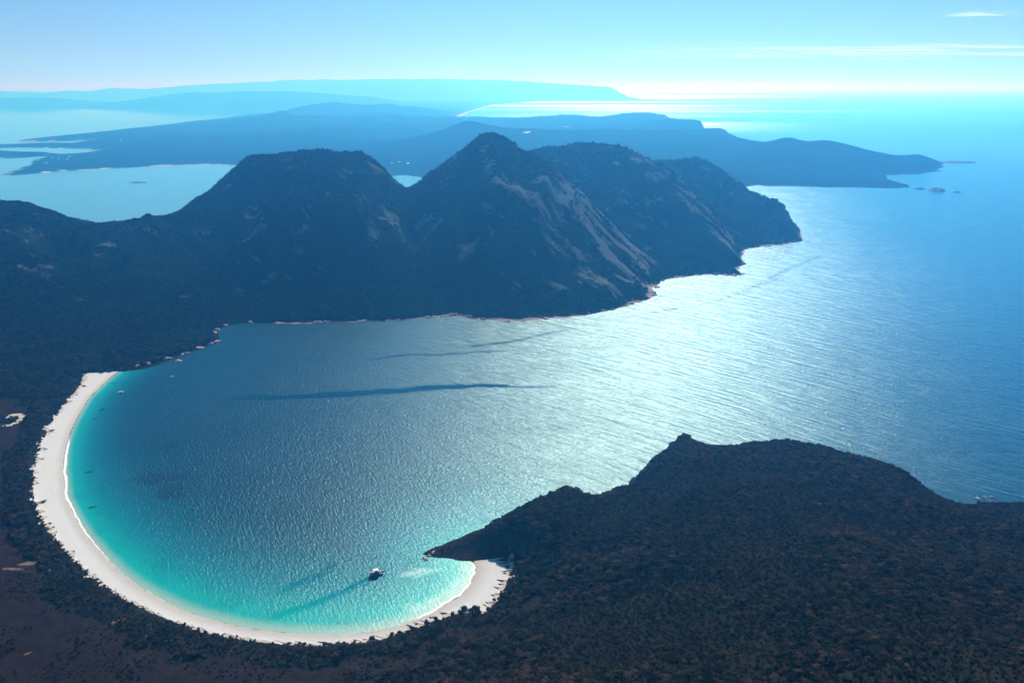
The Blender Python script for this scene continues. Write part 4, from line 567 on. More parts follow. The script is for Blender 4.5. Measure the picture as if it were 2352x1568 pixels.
# how far the shallows reach widens towards the sheltered end of the beach
tpar = np.clip((WX + 900) / 850, 0, 1)
reach = 48 + 120 * tpar ** 1.2
shallow = np.exp(-(dsh / reach) ** 1.15)
edge = np.clip(1 - dsh / (13 + 26 * tpar), 0, 1)
openw = sstep(-100, 2600, 0.9 * WX + 0.55 * (WY - 1500))
weed = np.zeros_like(WX)
for (c, a, b) in DATA['weed']:
    weed = np.maximum(weed, np.exp(-(((WX - c[0]) / a) ** 2 + ((WY - c[1]) / b) ** 2)))
painted_glint = np.zeros_like(WX)  # mask of the glint painted into the cove water
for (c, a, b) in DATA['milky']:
    painted_glint = np.maximum(painted_glint, np.exp(-(((WX - c[0]) / a) ** 2 + ((WY - c[1]) / b) ** 2)))
slick = np.zeros_like(WX)
for (pl, wd_, amt) in DATA['slicks']:
    d = seg_dist(WX + 12 * fbm(WX / 90, WY / 90, 3, 6), WY + 20 * fbm(WX / 90, WY / 90, 3, 8), pl)
    slick = np.where(amt > 0, np.maximum(slick, amt * np.exp(-(d / wd_) ** 2)), slick + amt * np.exp(-(d / wd_) ** 2))
train = sstep(-450, 350, WX + 0.25 * (WY - 1400))
chop = sstep(0, 90, dsh) * 0.5 + 0.5
chop = chop * (1 - 0.75 * sstep(3500, 12000, WY))
lee = 1 - 0.6 * sstep(3000, 5000, WY) * (1 - sstep(200, 900, WX))
sheltered = (1 - sstep(0, 500, WX + 0.1 * WY - 700)) * sstep(3000, 3600, WY)
offshore = sstep(9000, 16000, WY)
sea = grid_mesh('sea', wx, wy, np.zeros_like(WX), attrs={'shallow': shallow, 'open': openw, 'weed': weed, 'slick': slick, 'edge': edge, 'train': train, 'choppy': chop * lee, 'offshore': offshore, 'sheltered': sheltered, 'milky': painted_glint, 'middle': (1 - sheltered) * sstep(2600, 4200, WY) * (1 - sstep(9000, 16000, WY))}, mat=MAT_SEA)
tag(sea, kind='structure')

# ---------------------------------------------------------------- far land
fx = steps([(-6500, -3500, 70), (-3500, 4800, 36), (4800, 6500, 80)])
fy = steps([(5300, 9500, 30), (9500, 22000, 75)])
FX, FY = np.meshgrid(fx, fy)
far_rbf = Rbf(DATA['far_ctl'], 60.0)
Fxw = FX + 60 * fbm(FX / 200, FY / 200, 4, 101)
Fyw = FY + 60 * fbm(FX / 200, FY / 200, 4, 102)
fs = signed(Fxw, Fyw, DATA['far'])
for lg in DATA['lagoons']:
    fs = np.minimum(fs, -signed(Fxw, Fyw, lg))
fh = np.maximum(far_rbf(FX, FY), 1)
fh = fh + sstep(30, 160, fh) * (20 * fbm(FX / 420, FY / 600, 5, 111) - 22 * (np.abs(fbm(FX / 380, FY / 700, 3, 113)) * 2 - 0.3))
fh = fh + sstep(20, 90, fh) * 24 * fbm(FX / 900, FY / 700, 3, 119)
fh = fh + 6 * fbm(FX / 90, FY / 90, 3, 112)
fh = np.maximum(fh, 3) * sstep(-20, 160, fs) + np.clip(fs, 0, 60) * 0.10
FZ = np.where(fs > 0, fh, np.maximum(-0.04 * np.abs(fs), -4))
frock = 0.9 * np.exp(-np.clip(fs, 0, None) / 22) * (fs > 0) * (0.3 + fbm(FX / 300, FY / 300, 3, 115)) + 0.6 * np.clip(fbm(FX / 500, FY / 500, 4, 116), 0, 1)
fsand = 1.0 * np.exp(-np.clip(fs, 0, None) / 30) * (fs > -10) * (fbm(FX / 900, FY / 900, 2, 118) > -0.02) * (FX < 200)
far = grid_mesh('wooded_coast', fx, fy, FZ, keep=(FZ > -3.9), attrs={'rock': np.clip(frock, 0, 1), 'heath': np.zeros_like(FX), 'sandy': np.clip(fsand, 0, 1)}, mat=MAT_GROUND)
tag(far, kind='structure')
far_z = Sampler(fx, fy, FZ)

def hill_range(name, pts, depth, step, seed):
    pts = np.array(sorted(pts))
    x0, x1 = pts[0, 0], pts[-1, 0]
    gxs = np.linspace(x0, x1, int((x1 - x0) / step))
    gv = np.linspace(-1, 1, 25)
    yc = np.interp(gxs, pts[:, 0], pts[:, 1])
    zc = np.interp(gxs, pts[:, 0], pts[:, 2])
    zc = zc + zc * 0.05 * fbm(gxs / 900, gxs * 0, 4, seed)
    zc = np.minimum(zc, 1250)
    end = sstep(0, 0.04, (gxs - x0) / (x1 - x0)) * (1 - sstep(0.97, 1.0, (gxs - x0) / (x1 - x0)))
    Xg = np.repeat(gxs[None], 25, 0); Yg = yc[None] + gv[:, None] * depth
    prof = np.clip(1 - np.abs(gv) ** 1.3, 0, 1)[:, None]
    Zg = zc[None] * prof * (1 + 0.25 * (1 - prof) * fbm(Xg / 2200, Yg / 1800, 4, seed + 3)) * (0.15 + 0.85 * end[None])
    Zg[0] = -4; Zg[-1] = -4
    co = np.stack([Xg, Yg, Zg], -1).reshape(-1, 3)
    n = len(gxs)
    idx = np.arange(25 * n).reshape(25, n)
    q = np.stack([idx[:-1, :-1], idx[:-1, 1:], idx[1:, 1:], idx[1:, :-1]], -1).reshape(-1, 4)
    me = bpy.data.meshes.new(name)
    me.from_pydata(co.tolist(), [], q.tolist()); me.update(); me.shade_smooth()
    me.materials.append(MAT_GROUND)
    o = bpy.data.objects.new(name, me); COL.objects.link(o)
    return tag(o, kind='structure')
for i, (nm, lb, pts, depth) in enumerate(DATA['ranges']):
    if depth:
        hill_range(nm, pts, depth, 90, 200 + i * 9)
# the far headland with its long curved shore
hp = DATA['headland_poly']; hr = DATA['ranges'][2][2]
hxs = np.linspace(-9000, 13500, 220); hys = np.linspace(17500, 80000, 300)
HX, HY = np.meshgrid(hxs, hys)
hs = signed(HX, HY, hp)
hpts = [p for p in hr] + [q + [0] for q in hp]
hh = np.maximum(Rbf(hpts, 300.0)(HX, HY), 4) * sstep(0, 500, hs)
HZ = np.where(hs > 0, hh + 3, -4)
hsand = np.exp(-np.clip(hs, 0, None) / 160) * (HX < 3500)
o = grid_mesh('far_headland', hxs, hys, HZ, keep=(HZ > 0), attrs={'rock': hsand * 0, 'heath': hsand * 0, 'sandy': hsand}, mat=MAT_GROUND)
tag(o, kind='structure')

# ---------------------------------------------------------------- islets and sea rocks
def mesh_obj(name, verts, faces, mat, parent=None, smooth=False):
    me = bpy.data.meshes.new(name)
    me.from_pydata(verts, [], faces); me.update()
    if smooth: me.shade_smooth()
    me.materials.append(mat)
    o = bpy.data.objects.new(name, me); COL.objects.link(o)
    if parent: o.parent = parent
    return o

def rock_mesh(name, rx, ry, rz, mat, seed, sub=3, rough=0.35):
    import bmesh
    bm = bmesh.new()
    bmesh.ops.create_icosphere(bm, subdivisions=sub, radius=1.0)
    co = np.array([v.co[:] for v in bm.verts])
    n = fbm(co[:, 0] * 1.4 + co[:, 2] * 1.1 + seed, co[:, 1] * 1.4 - co[:, 2] * 0.7 + seed * 0.3, 4, seed, 0.6)
    f = np.floor(n * 5) / 5 * 0.5 + n * 0.5
    co = co * (1 + rough * 1.6 * f)[:, None]
    co *= np.array([rx, ry, rz])
    for v, c in zip(bm.verts, co): v.co = c
    me = bpy.data.meshes.new(name); bm.to_mesh(me); bm.free()
    me.materials.append(mat)
    return me

for i, (nm, lb, c, rx, ry, h) in enumerate(DATA['isles']):
    me = rock_mesh(nm, rx, ry, h, MAT_ISLE, 300 + i, 4, 0.3)
    o = bpy.data.objects.new(nm, me); COL.objects.link(o)
    o.location = (c[0], c[1], -h * 0.12)
    tag(o, lb, 'islet' if nm == 'islet' else 'sea rock')

# granite boulders along the shores
lib = [rock_mesh('boulder', 1, 0.8, 0.7, MAT_ROCK, 400 + k, 2, 0.45) for k in range(7)]
fringe_names = ['cluster nearest the far end of the beach', 'second cluster past the far end of the beach', 'third cluster past the far end of the beach', 'bright patch midway between beach end and dark point', 'cluster above the midway bright patch', 'cluster right of the midway bright patch', 'cluster standing off the fringe in the water', 'bright cluster left of the dark point', 'cluster just under the bright one by the point', 'cluster at the lower side of the dark point', 'cluster on the outermost dark point', 'cluster on top of the dark point', 'notch above the dark point']
for k, c in enumerate(DATA['shore_rocks']):
    for j in range(3 if k < 19 else 1):
        r = (7.5, 5.2, 3.6)[j] * random.uniform(.9, 1.08) * (1.0 if k < 15 else 1.4 if k < 18 else 0.5 if k < 22 else 0.6)
        x, y = c[0] + random.uniform(-9, 9) * (j > 0), c[1] + random.uniform(-7, 7) * (j > 0)
        z = max(float(near_z([x], [y])[0]), 0.0)
        o = bpy.data.objects.new('boulder', random.choice(lib)); COL.objects.link(o)
        o.location = (x, y, z + r * 0.12); o.scale = (r, r * random.uniform(.6, 1), r * random.uniform(.5, .8)); o.rotation_euler = (0, 0, random.uniform(0, 6.3))
        sz = ('largest', 'middle', 'smallest')[j]
        if k < 13: lb, gp = sz + ' pale boulder in the ' + fringe_names[k], 'boulders on the rocky fringe past the far end of the beach'
        elif k < 15: lb, gp = sz + (' reddish boulder in the narrow gap just right of the dark point', ' reddish boulder on the straight wooded shore right of the dark point')[k - 13], 'boulders just right of the dark point'
        elif k < 18: lb, gp = sz + (' granite block left of the pink shelf under the tallest peak', ' granite block on the pink shelf under the tallest peak', ' granite block at the upper tip of the pink shelf')[k - 15], 'granite blocks at the foot of the tallest peak'
        elif k < 22: lb, gp = (sz + ' rock at the very tip of the near headland', 'wet rock just behind the headland tip', 'low rock in the water before the headland tip', 'rock under the trees near the headland tip')[k - 18], 'rocks at the tip of the near headland'
        elif k < 25: lb, gp = ('right rock at the point below the second ridge', 'left rock at the point below the second ridge', 'rock on the bay shore left of the pink shelf')[k - 22], 'rocks under the farther peaks'
        else: lb, gp = ('left pale rock in the surf at the right edge', 'middle pale rock in the surf at the right edge', 'right pale rock in the surf at the right edge')[k - 25], 'rocks in the surf at the right edge'
        tag(o, lb, 'boulder', gp)

nc = DATA['ncoast'][13:]
for k in range(70):
    i = random.randrange(len(nc) - 1); t = random.random()
    x = nc[i][0] * (1 - t) + nc[i + 1][0] * t + random.uniform(-5, 5); y = nc[i][1] * (1 - t) + nc[i + 1][1] * t + random.uniform(-4, 6)
    rr = random.uniform(3, 7) * (1 + y / 6000)
    o = bpy.data.objects.new('boulder', random.choice(lib)); COL.objects.link(o)
    o.location = (x, y, max(float(near_z([x], [y])[0]), 0) + rr * .1); o.scale = (rr, rr * random.uniform(.6, 1), rr * random.uniform(.4, .8)); o.rotation_euler = (0, 0, random.uniform(0, 6.3))
    tag(o, 'one of the small pale rocks lining the waterline below the three peaks', 'boulder', 'rocks lining the waterline below the peaks')

# ---------------------------------------------------------------- trees
import bmesh
def crown_mesh(seed, n_lobes, spread, flat):
    rnd = random.Random(seed)
    bm = bmesh.new()
    lobes = [(rnd.uniform(-1, 1) * spread, rnd.uniform(-1, 1) * spread, rnd.uniform(-.35, .45) * flat, rnd.uniform(.42, .75)) for _ in range(n_lobes)]
    for lx, ly, lz, r in lobes:
        res = bmesh.ops.create_icosphere(bm, subdivisions=2, radius=r * 0.8)
        for v in res['verts']:
            n = v.co.normalized()
            k = 1 + rnd.uniform(-.22, .22)
            v.co = Vector((n.x * r * .8 * k + lx, n.y * r * .8 * k + ly, n.z * r * .62 * k + lz))
    for lx, ly, lz, r in lobes:
        for _ in range(34):
            a, b = rnd.uniform(0, 6.283), math.asin(rnd.uniform(-.5, 1))
            d = Vector((math.cos(a) * math.cos(b), math.sin(a) * math.cos(b), math.sin(b)))
            p = Vector((lx, ly, lz)) + Vector((d.x * r, d.y * r, d.z * r * .75)) * rnd.uniform(.75, 1.12)
            t = Vector((rnd.uniform(-1, 1), rnd.uniform(-1, 1), rnd.uniform(-.5, .5))).normalized() * .17
            s = t.cross(Vector((rnd.uniform(-1, 1), rnd.uniform(-1, 1), 1))).normalized() * .13
            q = [bm.verts.new(p + t), bm.verts.new(p + s), bm.verts.new(p - t), bm.verts.new(p - s)]
            bm.faces.new(q)
    me = bpy.data.meshes.new('crown'); bm.to_mesh(me); bm.free()
    me.materials.append(MAT_LEAF)
    return me
def trunk_mesh(seed):
    rnd = random.Random(seed)
    v, f = [], []
    def limb(p0, p1, r0, r1):
        b = len(v); d = (p1 - p0).normalized(); s = d.cross(Vector((.3, 1, .1))).normalized(); u = d.cross(s)
        for p, r in ((p0, r0), (p1, r1)):
            for k in range(6):
                a = k * math.pi / 3; v.append(tuple(p + s * math.cos(a) * r + u * math.sin(a) * r))
        for k in range(6): f.append((b + k, b + (k + 1) % 6, b + 6 + (k + 1) % 6, b + 6 + k))
    bend = Vector((rnd.uniform(-.1, .1), rnd.uniform(-.1, .1), -.45))
    limb(Vector((0, 0, -1.5)), bend, .07, .05)
    for _ in range(4):
        limb(bend, Vector((rnd.uniform(-.6, .6), rnd.uniform(-.6, .6), rnd.uniform(0, .35))), .04, .015)
    me = bpy.data.meshes.new('trunk'); me.from_pydata(v, [], f); me.update(); me.materials.append(MAT_BARK)
    return me
crowns = [crown_mesh(500 + k, 5 + k % 4, .55, .9) for k in range(6)]
trunks = [trunk_mesh(520 + k) for k in range(3)]

f_px = FOCAL * 1024 / FRAME_W
cp_, sp_ = math.cos(PITCH), math.sin(PITCH)
def in_view(x, y, z, pad=0.06):
    dz = z - CAM_H
    fw = y * cp_ - dz * sp_; up = y * sp_ + dz * cp_
    u, v = x / fw * FOCAL / (FRAME_W / 2), up / fw * FOCAL / (FRAME_H / 2)
    return (np.abs(u) < 1 + pad) & (np.abs(v) < 1 + pad), np.sqrt(x * x + y * y + dz * dz)

def scatter(x0, x1, y0, y1, cell):
    nx, ny = int((x1 - x0) / cell), int((y1 - y0) / cell)
    gx_, gy_ = np.meshgrid(np.arange(nx), np.arange(ny))
    x = x0 + (gx_ + RNG.random(gx_.shape)) * cell
    y = y0 + (gy_ + RNG.random(gy_.shape)) * cell
    return x.ravel(), y.ravel()

def forest_points(x0, x1, y0, y1, cell, smin, smax):
    x, y = scatter(x0, x1, y0, y1, cell)
    z = near_z(x, y)
    ok, dist = in_view(x, y, z, 0.5 if y1 < 1700 else 0.15)
    sd_ = np.minimum(sd_s(x, y), sdraw_s(x, y))
    hth = heath_s(x, y)
    ok &= (sd_ > 9) & (z > 0.8) & (beach_s(x, y) < -1.5)
    ok &= (seg_dist(x, y, inner) > 18) | (y > 1700)
    ok &= RNG.random(len(x)) > np.clip((rock_s(x, y) - 0.22) * 3.2, 0, .96)
    ok &= RNG.random(len(x)) > np.clip((sandy_s(x, y) - 0.45) * 3, 0, 1)
    clump = fbm(x / 45, y / 45, 3, 601)
    ok &= (hth < 0.5) | (clump > 0.28)
    x, y, z, hth, clump, dist = (a[ok] for a in (x, y, z, hth, clump, dist))
    s = smin + (smax - smin) * RNG.random(len(x)) ** 1.7
    s *= np.clip(1 + 1.1 * fbm(x / 80, y / 80, 2, 603), .55, 1.6)
    fringe = beach_s(x, y) > -14
    s = np.where(fringe, s * 0.55, s)
    s = np.where(hth > 0.5, s * 0.6, s)
    return np.stack([x, y, z, s, dist], 1)

P1 = forest_points(-1100, 1700, 380, 1650, 5.4, 2.3, 4.5)
P2 = forest_points(-1900, 1500, 1650, 2500, 9.5, 3.8, 6.6)
P3 = forest_points(-2600, 1500, 2500, 3560, 11.5, 3.6, 6.4)
P4 = forest_points(-200, 1700, 3560, 4700, 24, 6.0, 10.0)
# heath shrubs: small and sparse, only enough for a grain
xh, yh = scatter(-900, 100, 600, 1650, 7)
zh = near_z(xh, yh); okh, dh = in_view(xh, yh, zh)
okh &= (heath_s(xh, yh) > .4) & (sandy_s(xh, yh) < .3) & (fbm(xh / 60, yh / 30, 3, 611) > 0.0)
okh &= (beach_s(xh, yh) < -4) & (np.minimum(sd_s(xh, yh), sdraw_s(xh, yh)) > 9) & (seg_dist(xh, yh, inner) > 30)
PH = np.stack([xh, yh, zh, .8 + 1.4 * RNG.random(len(xh)), dh], 1)[okh]

# stray trees standing on the sand's edge
edge_pts = DATA['edge_trees']
# the 270 largest of the forest trees become objects of their own
vis, d1 = in_view(P1[:, 0], P1[:, 1], P1[:, 2] + 3, -0.01)
size = np.where(vis, P1[:, 3] / P1[:, 4], 0)
order = np.argsort(-size)[:260]
single = P1[order]
P1 = np.delete(P1, order, 0)
print('trees', len(P1), len(P2), len(P3), len(P4), len(PH))

def make_tree(x, y, z, s, name='eucalyptus_tree', hfac=1.0, lift=None):
    root = bpy.data.objects.new(name, None); COL.objects.link(root)
    root.location = (x, y, z)
    root.empty_display_size = 1
    c = bpy.data.objects.new('crown', random.choice(crowns)); COL.objects.link(c); c.parent = root
    t = bpy.data.objects.new('trunk', random.choice(trunks)); COL.objects.link(t); t.parent = root
    lift = s * 0.85 if lift is None else lift
    for o in (c, t):
        o.location = (0, 0, lift); o.scale = (s, s, s * hfac); o.rotation_euler = (0, 0, random.uniform(0, 6.28))
    return root
for x, y, z, s, _ in single:
    o = make_tree(float(x), float(y), float(z), float(s))
    band = 'far right' if x > 330 else 'right' if x > 190 else 'middle' if x > 40 else 'left'
    row = 'frontmost' if y < 640 else 'second' 
    tint_ = 'large dark crown in the %s row of forest, %s part of bottom edge' % (row, band)
    tag(o, tint_, 'tree', 'forest trees in the %s rows, %s part of the bottom edge' % (row, band))

edge_labels = ['tall round-topped tree alone at the left end of the clump on the sand spit', 'middle tree of the dark clump on the cove sand', 'dark tree close beside the round-topped one in the cove clump', 'right-hand tree of the clump on the cove sand, against bare white sand', 'tree on the right side of the cove clump, in front of the sand', 'dense dark tree at the foot of the cove clump next to small sand holes', 'low tree joining the cove clump to the forest', 'tree at the narrow sand just left of the cove clump', 'leaning tree left of the cove clump over the pale beach strip', 'tree at the beach edge between the cove clump and the leaning dune tree', 'bushy tree on the narrow beach edge below the cruise boat, right of it', 'rounded tree poking onto the beach right of its lowest point', 'tree with a wide crown on the thin beach right of the lowest point', 'broad dark tree leaning onto the sand directly below the boat', 'small spiky tree at the lowest point of the beach', 'small round tree just left of the lowest point of the beach', 'small tree on the beach edge, third left of the lowest point', 'shrubby tree on the beach edge left of the two small round ones', 'lone small tree standing out on the open white sand near the bottom of the beach', 'low spreading tree at the dune edge right of the lone sand tree', 'low bush tree at the dune edge nearest the lone sand tree', 'bushy tree at the dune edge left of the lone sand tree', 'dark tree at the dune edge where the beach starts to widen', 'leftmost of the trees standing out at the lower dune edge', 'small tree at the right rim of the white cove sand', 'tree in the lower right corner of the white cove sand']
for k, (x, y) in enumerate(edge_pts):
    z = float(near_z([x], [y])[0]) + 0.3
    s = [4.2, 4.0, 4.6, 5.2, 4.6, 5.4, 4.0, 3.6, 3.4, 3.4, 3.2, 3.4, 3.6, 4.0, 2.6, 2.8, 2.8, 2.6, 1.9, 2.4, 2.4, 2.4, 2.6, 2.4, 2.6, 3.2][k]
    o = make_tree(x, y, z, s, 'dune_tree')
    tag(o, edge_labels[k], 'tree')

lib_col = bpy.data.collections.new('forest_crowns')
for k, me in enumerate(crowns):
    lib_col.objects.link(bpy.data.objects.new('crown_kind', me))

def gn_forest(name, P, label, lift=0.75):
    n = len(P)
    me = bpy.data.meshes.new(name)
    me.vertices.add(n)
    co = P[:, :3].copy(); co[:, 2] += P[:, 3] * lift
    me.vertices.foreach_set('co', co.astype(np.float32).ravel())
    a = me.attributes.new('s', 'FLOAT', 'POINT'); a.data.foreach_set('value', P[:, 3].astype(np.float32))
    a = me.attributes.new('rz', 'FLOAT', 'POINT'); a.data.foreach_set('value', (RNG.random(n) * 6.28).astype(np.float32))
    a = me.attributes.new('k', 'INT', 'POINT'); a.data.foreach_set('value', RNG.integers(0, 6, n).astype(np.int32))
    o = bpy.data.objects.new(name, me); COL.objects.link(o)
    ng = bpy.data.node_groups.new(name, 'GeometryNodeTree')
    ng.interface.new_socket('Geometry', in_out='INPUT', socket_type='NodeSocketGeometry')
    ng.interface.new_socket('Geometry', in_out='OUTPUT', socket_type='NodeSocketGeometry')
    N, L = ng.nodes, ng.links
    gi, go = N.new('NodeGroupInput'), N.new('NodeGroupOutput')
    iop = N.new('GeometryNodeInstanceOnPoints')
    ci = N.new('GeometryNodeCollectionInfo'); ci.inputs['Collection'].default_value = lib_col
    ci.inputs['Separate Children'].default_value = True; ci.inputs['Reset Children'].default_value = True
    iop.inputs['Pick Instance'].default_value = True
    def na(nm, tp):
        q = N.new('GeometryNodeInputNamedAttribute'); q.data_type = tp; q.inputs['Name'].default_value = nm
        return q.outputs['Attribute']
    cx = N.new('ShaderNodeCombineXYZ'); L.new(na('rz', 'FLOAT'), cx.inputs[2])
    L.new(gi.outputs[0], iop.inputs['Points']); L.new(ci.outputs[0], iop.inputs['Instance'])
    L.new(na('k', 'INT'), iop.inputs['Instance Index']); L.new(cx.outputs[0], iop.inputs['Rotation'])
    L.new(na('s', 'FLOAT'), iop.inputs['Scale']); L.new(iop.outputs[0], go.inputs[0])
    md = o.modifiers.new('instances', 'NODES'); md.node_group = ng
    tag(o, label, 'forest', kind='stuff')
    return o
gn_forest('forest', P1, 'dark dense forest covering the near headland and the land behind the beach')
gn_forest('forest', P2, 'dark forest on the lower slopes beyond the far end of the beach')
gn_forest('forest', np.concatenate([P3, P4]), 'bluish forest over the granite peaks', 0.5)
gn_forest('heath_scrub', PH, 'low dark scrub dotted over the purple brown heath at the lower left', 0.2)

# ---------------------------------------------------------------- houses and bright clearings of the far shore
MAT_WALL = plain('white_wall', (0.78, 0.77, 0.74), 0.7)
MAT_ROOF = plain('pale_roof', (0.62, 0.63, 0.64), 0.4, 0.5)
MAT_GLASS = plain('dark_window', (0.03, 0.04, 0.05), 0.15, 0.8)
def box(cx, cy, cz, sx, sy, sz):
    v = [(cx + a * sx / 2, cy + b * sy / 2, cz + c * sz / 2) for c in (-1, 1) for b in (-1, 1) for a in (-1, 1)]
    f = [(0, 2, 3, 1), (4, 5, 7, 6), (0, 1, 5, 4), (2, 6, 7, 3), (0, 4, 6, 2), (1, 3, 7, 5)]
    return v, f
hl = ['right white building of the pair above the small far bay', 'lower white building just left of the pair on the far point', 'small white house in the trees left of the white pair', 'small white house at the upper left of the far point', 'lowest white house near the tip of the far point', 'single white house high in the forest far right of the lagoons', 'left white house of three seen through the gap between the peaks', 'middle white house of three seen through the gap between the peaks', 'right white house of three seen through the gap between the peaks']
for k, (x, y) in enumerate(DATA['houses']):
    z = float(far_z([x], [y])[0])
    r = bpy.data.objects.new('house', None); COL.objects.link(r); r.location = (x, y, z)
    r.rotation_euler = (0, 0, random.uniform(-.4, .4))
    tag(r, hl[k], 'house', 'white houses on the far shore')
    w = [34, 26, 16, 16, 18, 16, 18, 18, 20][k]; d = 14; h = 9
    v, f = box(0, 0, h / 2 - 2, w, d, h + 4)
    mesh_obj('wall', v, f, MAT_WALL, r)
    e = 1.2
    v = [(-w / 2 - e, -d / 2 - e, h + .01), (w / 2 + e, -d / 2 - e, h + .01), (w / 2 + e, d / 2 + e, h + .01), (-w / 2 - e, d / 2 + e, h + .01), (-w / 2 - e, 0, h + 4.5), (w / 2 + e, 0, h + 4.5)]
    mesh_obj('roof', v, [(0, 1, 5, 4), (2, 3, 4, 5), (0, 4, 3), (1, 2, 5), (3, 2, 1, 0)], MAT_ROOF, r)
MAT_PIT = plain('bare_sand', (0.70, 0.68, 0.62), 0.9)
for k, (nm, lb, c, a, b) in enumerate(DATA['pits']):
    vs, n = [], 28
    for i in range(n):
        t = i / n * 6.283; q = 1 + .12 * math.sin(3 * t + k) + .1 * math.sin(7 * t)
        x, y = c[0] + a * q * math.cos(t), c[1] + b * q * math.sin(t)
        vs.append((x, y, float(far_z([x], [y])[0]) + 4))
    vs.append((c[0], c[1], float(far_z([c[0]], [c[1]])[0]) + 5))
    o = mesh_obj(nm, vs, [(i, (i + 1) % n, n) for i in range(n)], MAT_PIT)
    tag(o, lb, 'clearing')

# ---------------------------------------------------------------- boats
MAT_HULL = plain('navy_hull', (0.012, 0.022, 0.045), 0.3, 0.5)
MAT_WHITE = plain('white_gelcoat', (0.80, 0.80, 0.79), 0.3, 0.5)
MAT_RAIL = plain('steel_rail', (0.45, 0.46, 0.48), 0.3, 0.6)
def hull(Lh, Wd, Hh, keel, sheer, bow_rake, nst=15):
    """stations from stern (x=-L/2) to bow; each a half section mirrored"""
    v, f = [], []
    for i in range(nst):
        t = i / (nst - 1)
        w = Wd / 2 * (1 - max(0, (t - .45) / .55) ** 2.2) * (.92 + .08 * min(1, t * 4))
        w = max(w, .03)
        zt = Hh + sheer * max(0, t - .3) ** 2 * 2
        x = -Lh / 2 + Lh * t
        xr = bow_rake * max(0, t - .7) / .3
        sec = [(-w, zt), (-w * .97, zt * .55), (-w * .80, 0), (-w * .35, -keel * .8), (0, -keel), (w * .35, -keel * .8), (w * .80, 0), (w * .97, zt * .55), (w, zt)]
        for (yy, zz) in sec:
            v.append((x + xr * (zz + keel) / (zt + keel), yy, zz))
    m = 9
    for i in range(nst - 1):
        for j in range(m - 1):
            a = i * m + j
            f.append((a, a + 1, a + m + 1, a + m))
        f.append((i * m + m - 1, i * m, (i + 1) * m, (i + 1) * m + m - 1))
    f.append(tuple(range(m - 1, -1, -1)))
    f.append(tuple((nst - 1) * m + j for j in range(m)))
    return v, f
def prism(pts, y0, y1):
    """outline in the x-z plane swept across"""
    n = len(pts)
    v = [(x, y0, z) for x, z in pts] + [(x, y1, z) for x, z in pts]
    f = [tuple(range(n)), tuple(range(2 * n - 1, n - 1, -1))] + [(i, i + n, (i + 1) % n + n, (i + 1) % n) for i in range(n)]
    return v, f
def bx(name, c, s, mat, parent):
    v, f = box(*c, *s); return mesh_obj(name, v, f, mat, parent)
def rails(name, pts, h, parent, r=.05):
    vs, fs = [], []
    def bar(p, q):
        v, f = [], []
        d = (Vector(q) - Vector(p)); s = d.cross(Vector((.2, .3, 1))).normalized() * r if abs(d.normalized().z) < .9 else Vector((r, 0, 0)); u = d.cross(s).normalized() * r
        b = len(vs)
        for e in (Vector(p), Vector(q)):
            for a_, b_ in ((1, 1), (-1, 1), (-1, -1), (1, -1)): vs.append(tuple(e + s * a_ + u * b_))
        for k in range(4): fs.append((b + k, b + (k + 1) % 4, b + 4 + (k + 1) % 4, b + 4 + k))
    for p, q in zip(pts[:-1], pts[1:]):
        bar((p[0], p[1], p[2] + h), (q[0], q[1], q[2] + h)); bar(p, (p[0], p[1], p[2] + h)); bar((p[0], p[1], p[2] + h / 2), (q[0], q[1], q[2] + h / 2))
    return mesh_obj(name, vs, fs, MAT_RAIL, parent)

bt = bpy.data.objects.new('cruise_boat', None); COL.objects.link(bt)
bt.location = (DATA['boat'][0], DATA['boat'][1], 0); bt.rotation_euler = (0, 0, math.radians(22)); bt.scale = (0.9, 0.9, 1.2)
tag(bt, 'two-deck cruise boat with dark hull and white upper decks off the lower beach', 'boat')
v, f = hull(23, 7.2, 2.4, .8, 1.1, 1.6); mesh_obj('hull', v, f, MAT_HULL, bt)
bx('boot_stripe', (-.6, 0, 2.46), (20.5, 7.1, .18), MAT_WHITE, bt)
v, f = prism([(-9.6, 2.55), (6.2, 2.55), (4.6, 5.2), (-9.6, 5.2)], -3.0, 3.0); cab = mesh_obj('cabin', v, f, MAT_HULL, bt)
for sy in (-1, 1):
    for k in range(6): bx('window', (-8.2 + k * 2.3, sy * 3.02, 4.1), (1.7, .08, 1.1), MAT_GLASS, cab)
bx('upper_deck', (-2.4, 0, 5.32), (15.4, 6.8, .22), MAT_WHITE, bt)
v, f = prism([(-2.0, 5.45), (4.2, 5.45), (3.0, 7.6), (-2.0, 7.6)], -2.4, 2.4); wh = mesh_obj('wheelhouse', v, f, MAT_WHITE, bt)
v, f = prism([(4.12, 5.95), (4.24, 5.95), (3.42, 7.3), (3.30, 7.3)], -2.1, 2.1); mesh_obj('windscreen', v, f, MAT_GLASS, wh)
for sy in (-1, 1): bx('window', (.6, sy * 2.42, 6.7), (3.2, .07, .9), MAT_GLASS, wh)
bx('roof', (-.2, 0, 7.72), (8.2, 5.6, .18), MAT_WHITE, bt)
bx('sun_canopy', (-7.2, 0, 7.5), (4.6, 5.4, .12), MAT_HULL, bt)
for sx in (-9.3, -5.1):
    for sy in (-2.5, 2.5): bx('canopy_post', (sx, sy, 6.45), (.12, .12, 2.0), MAT_RAIL, bt)
rails('railing', [(4.6, -3.3, 5.4), (-9.9, -3.3, 5.4), (-9.9, 3.3, 5.4), (4.6, 3.3, 5.4)], 1.0, bt)
bx('foredeck', (6.4, 0, 2.62), (5.2, 4.6, .16), MAT_WHITE, bt)
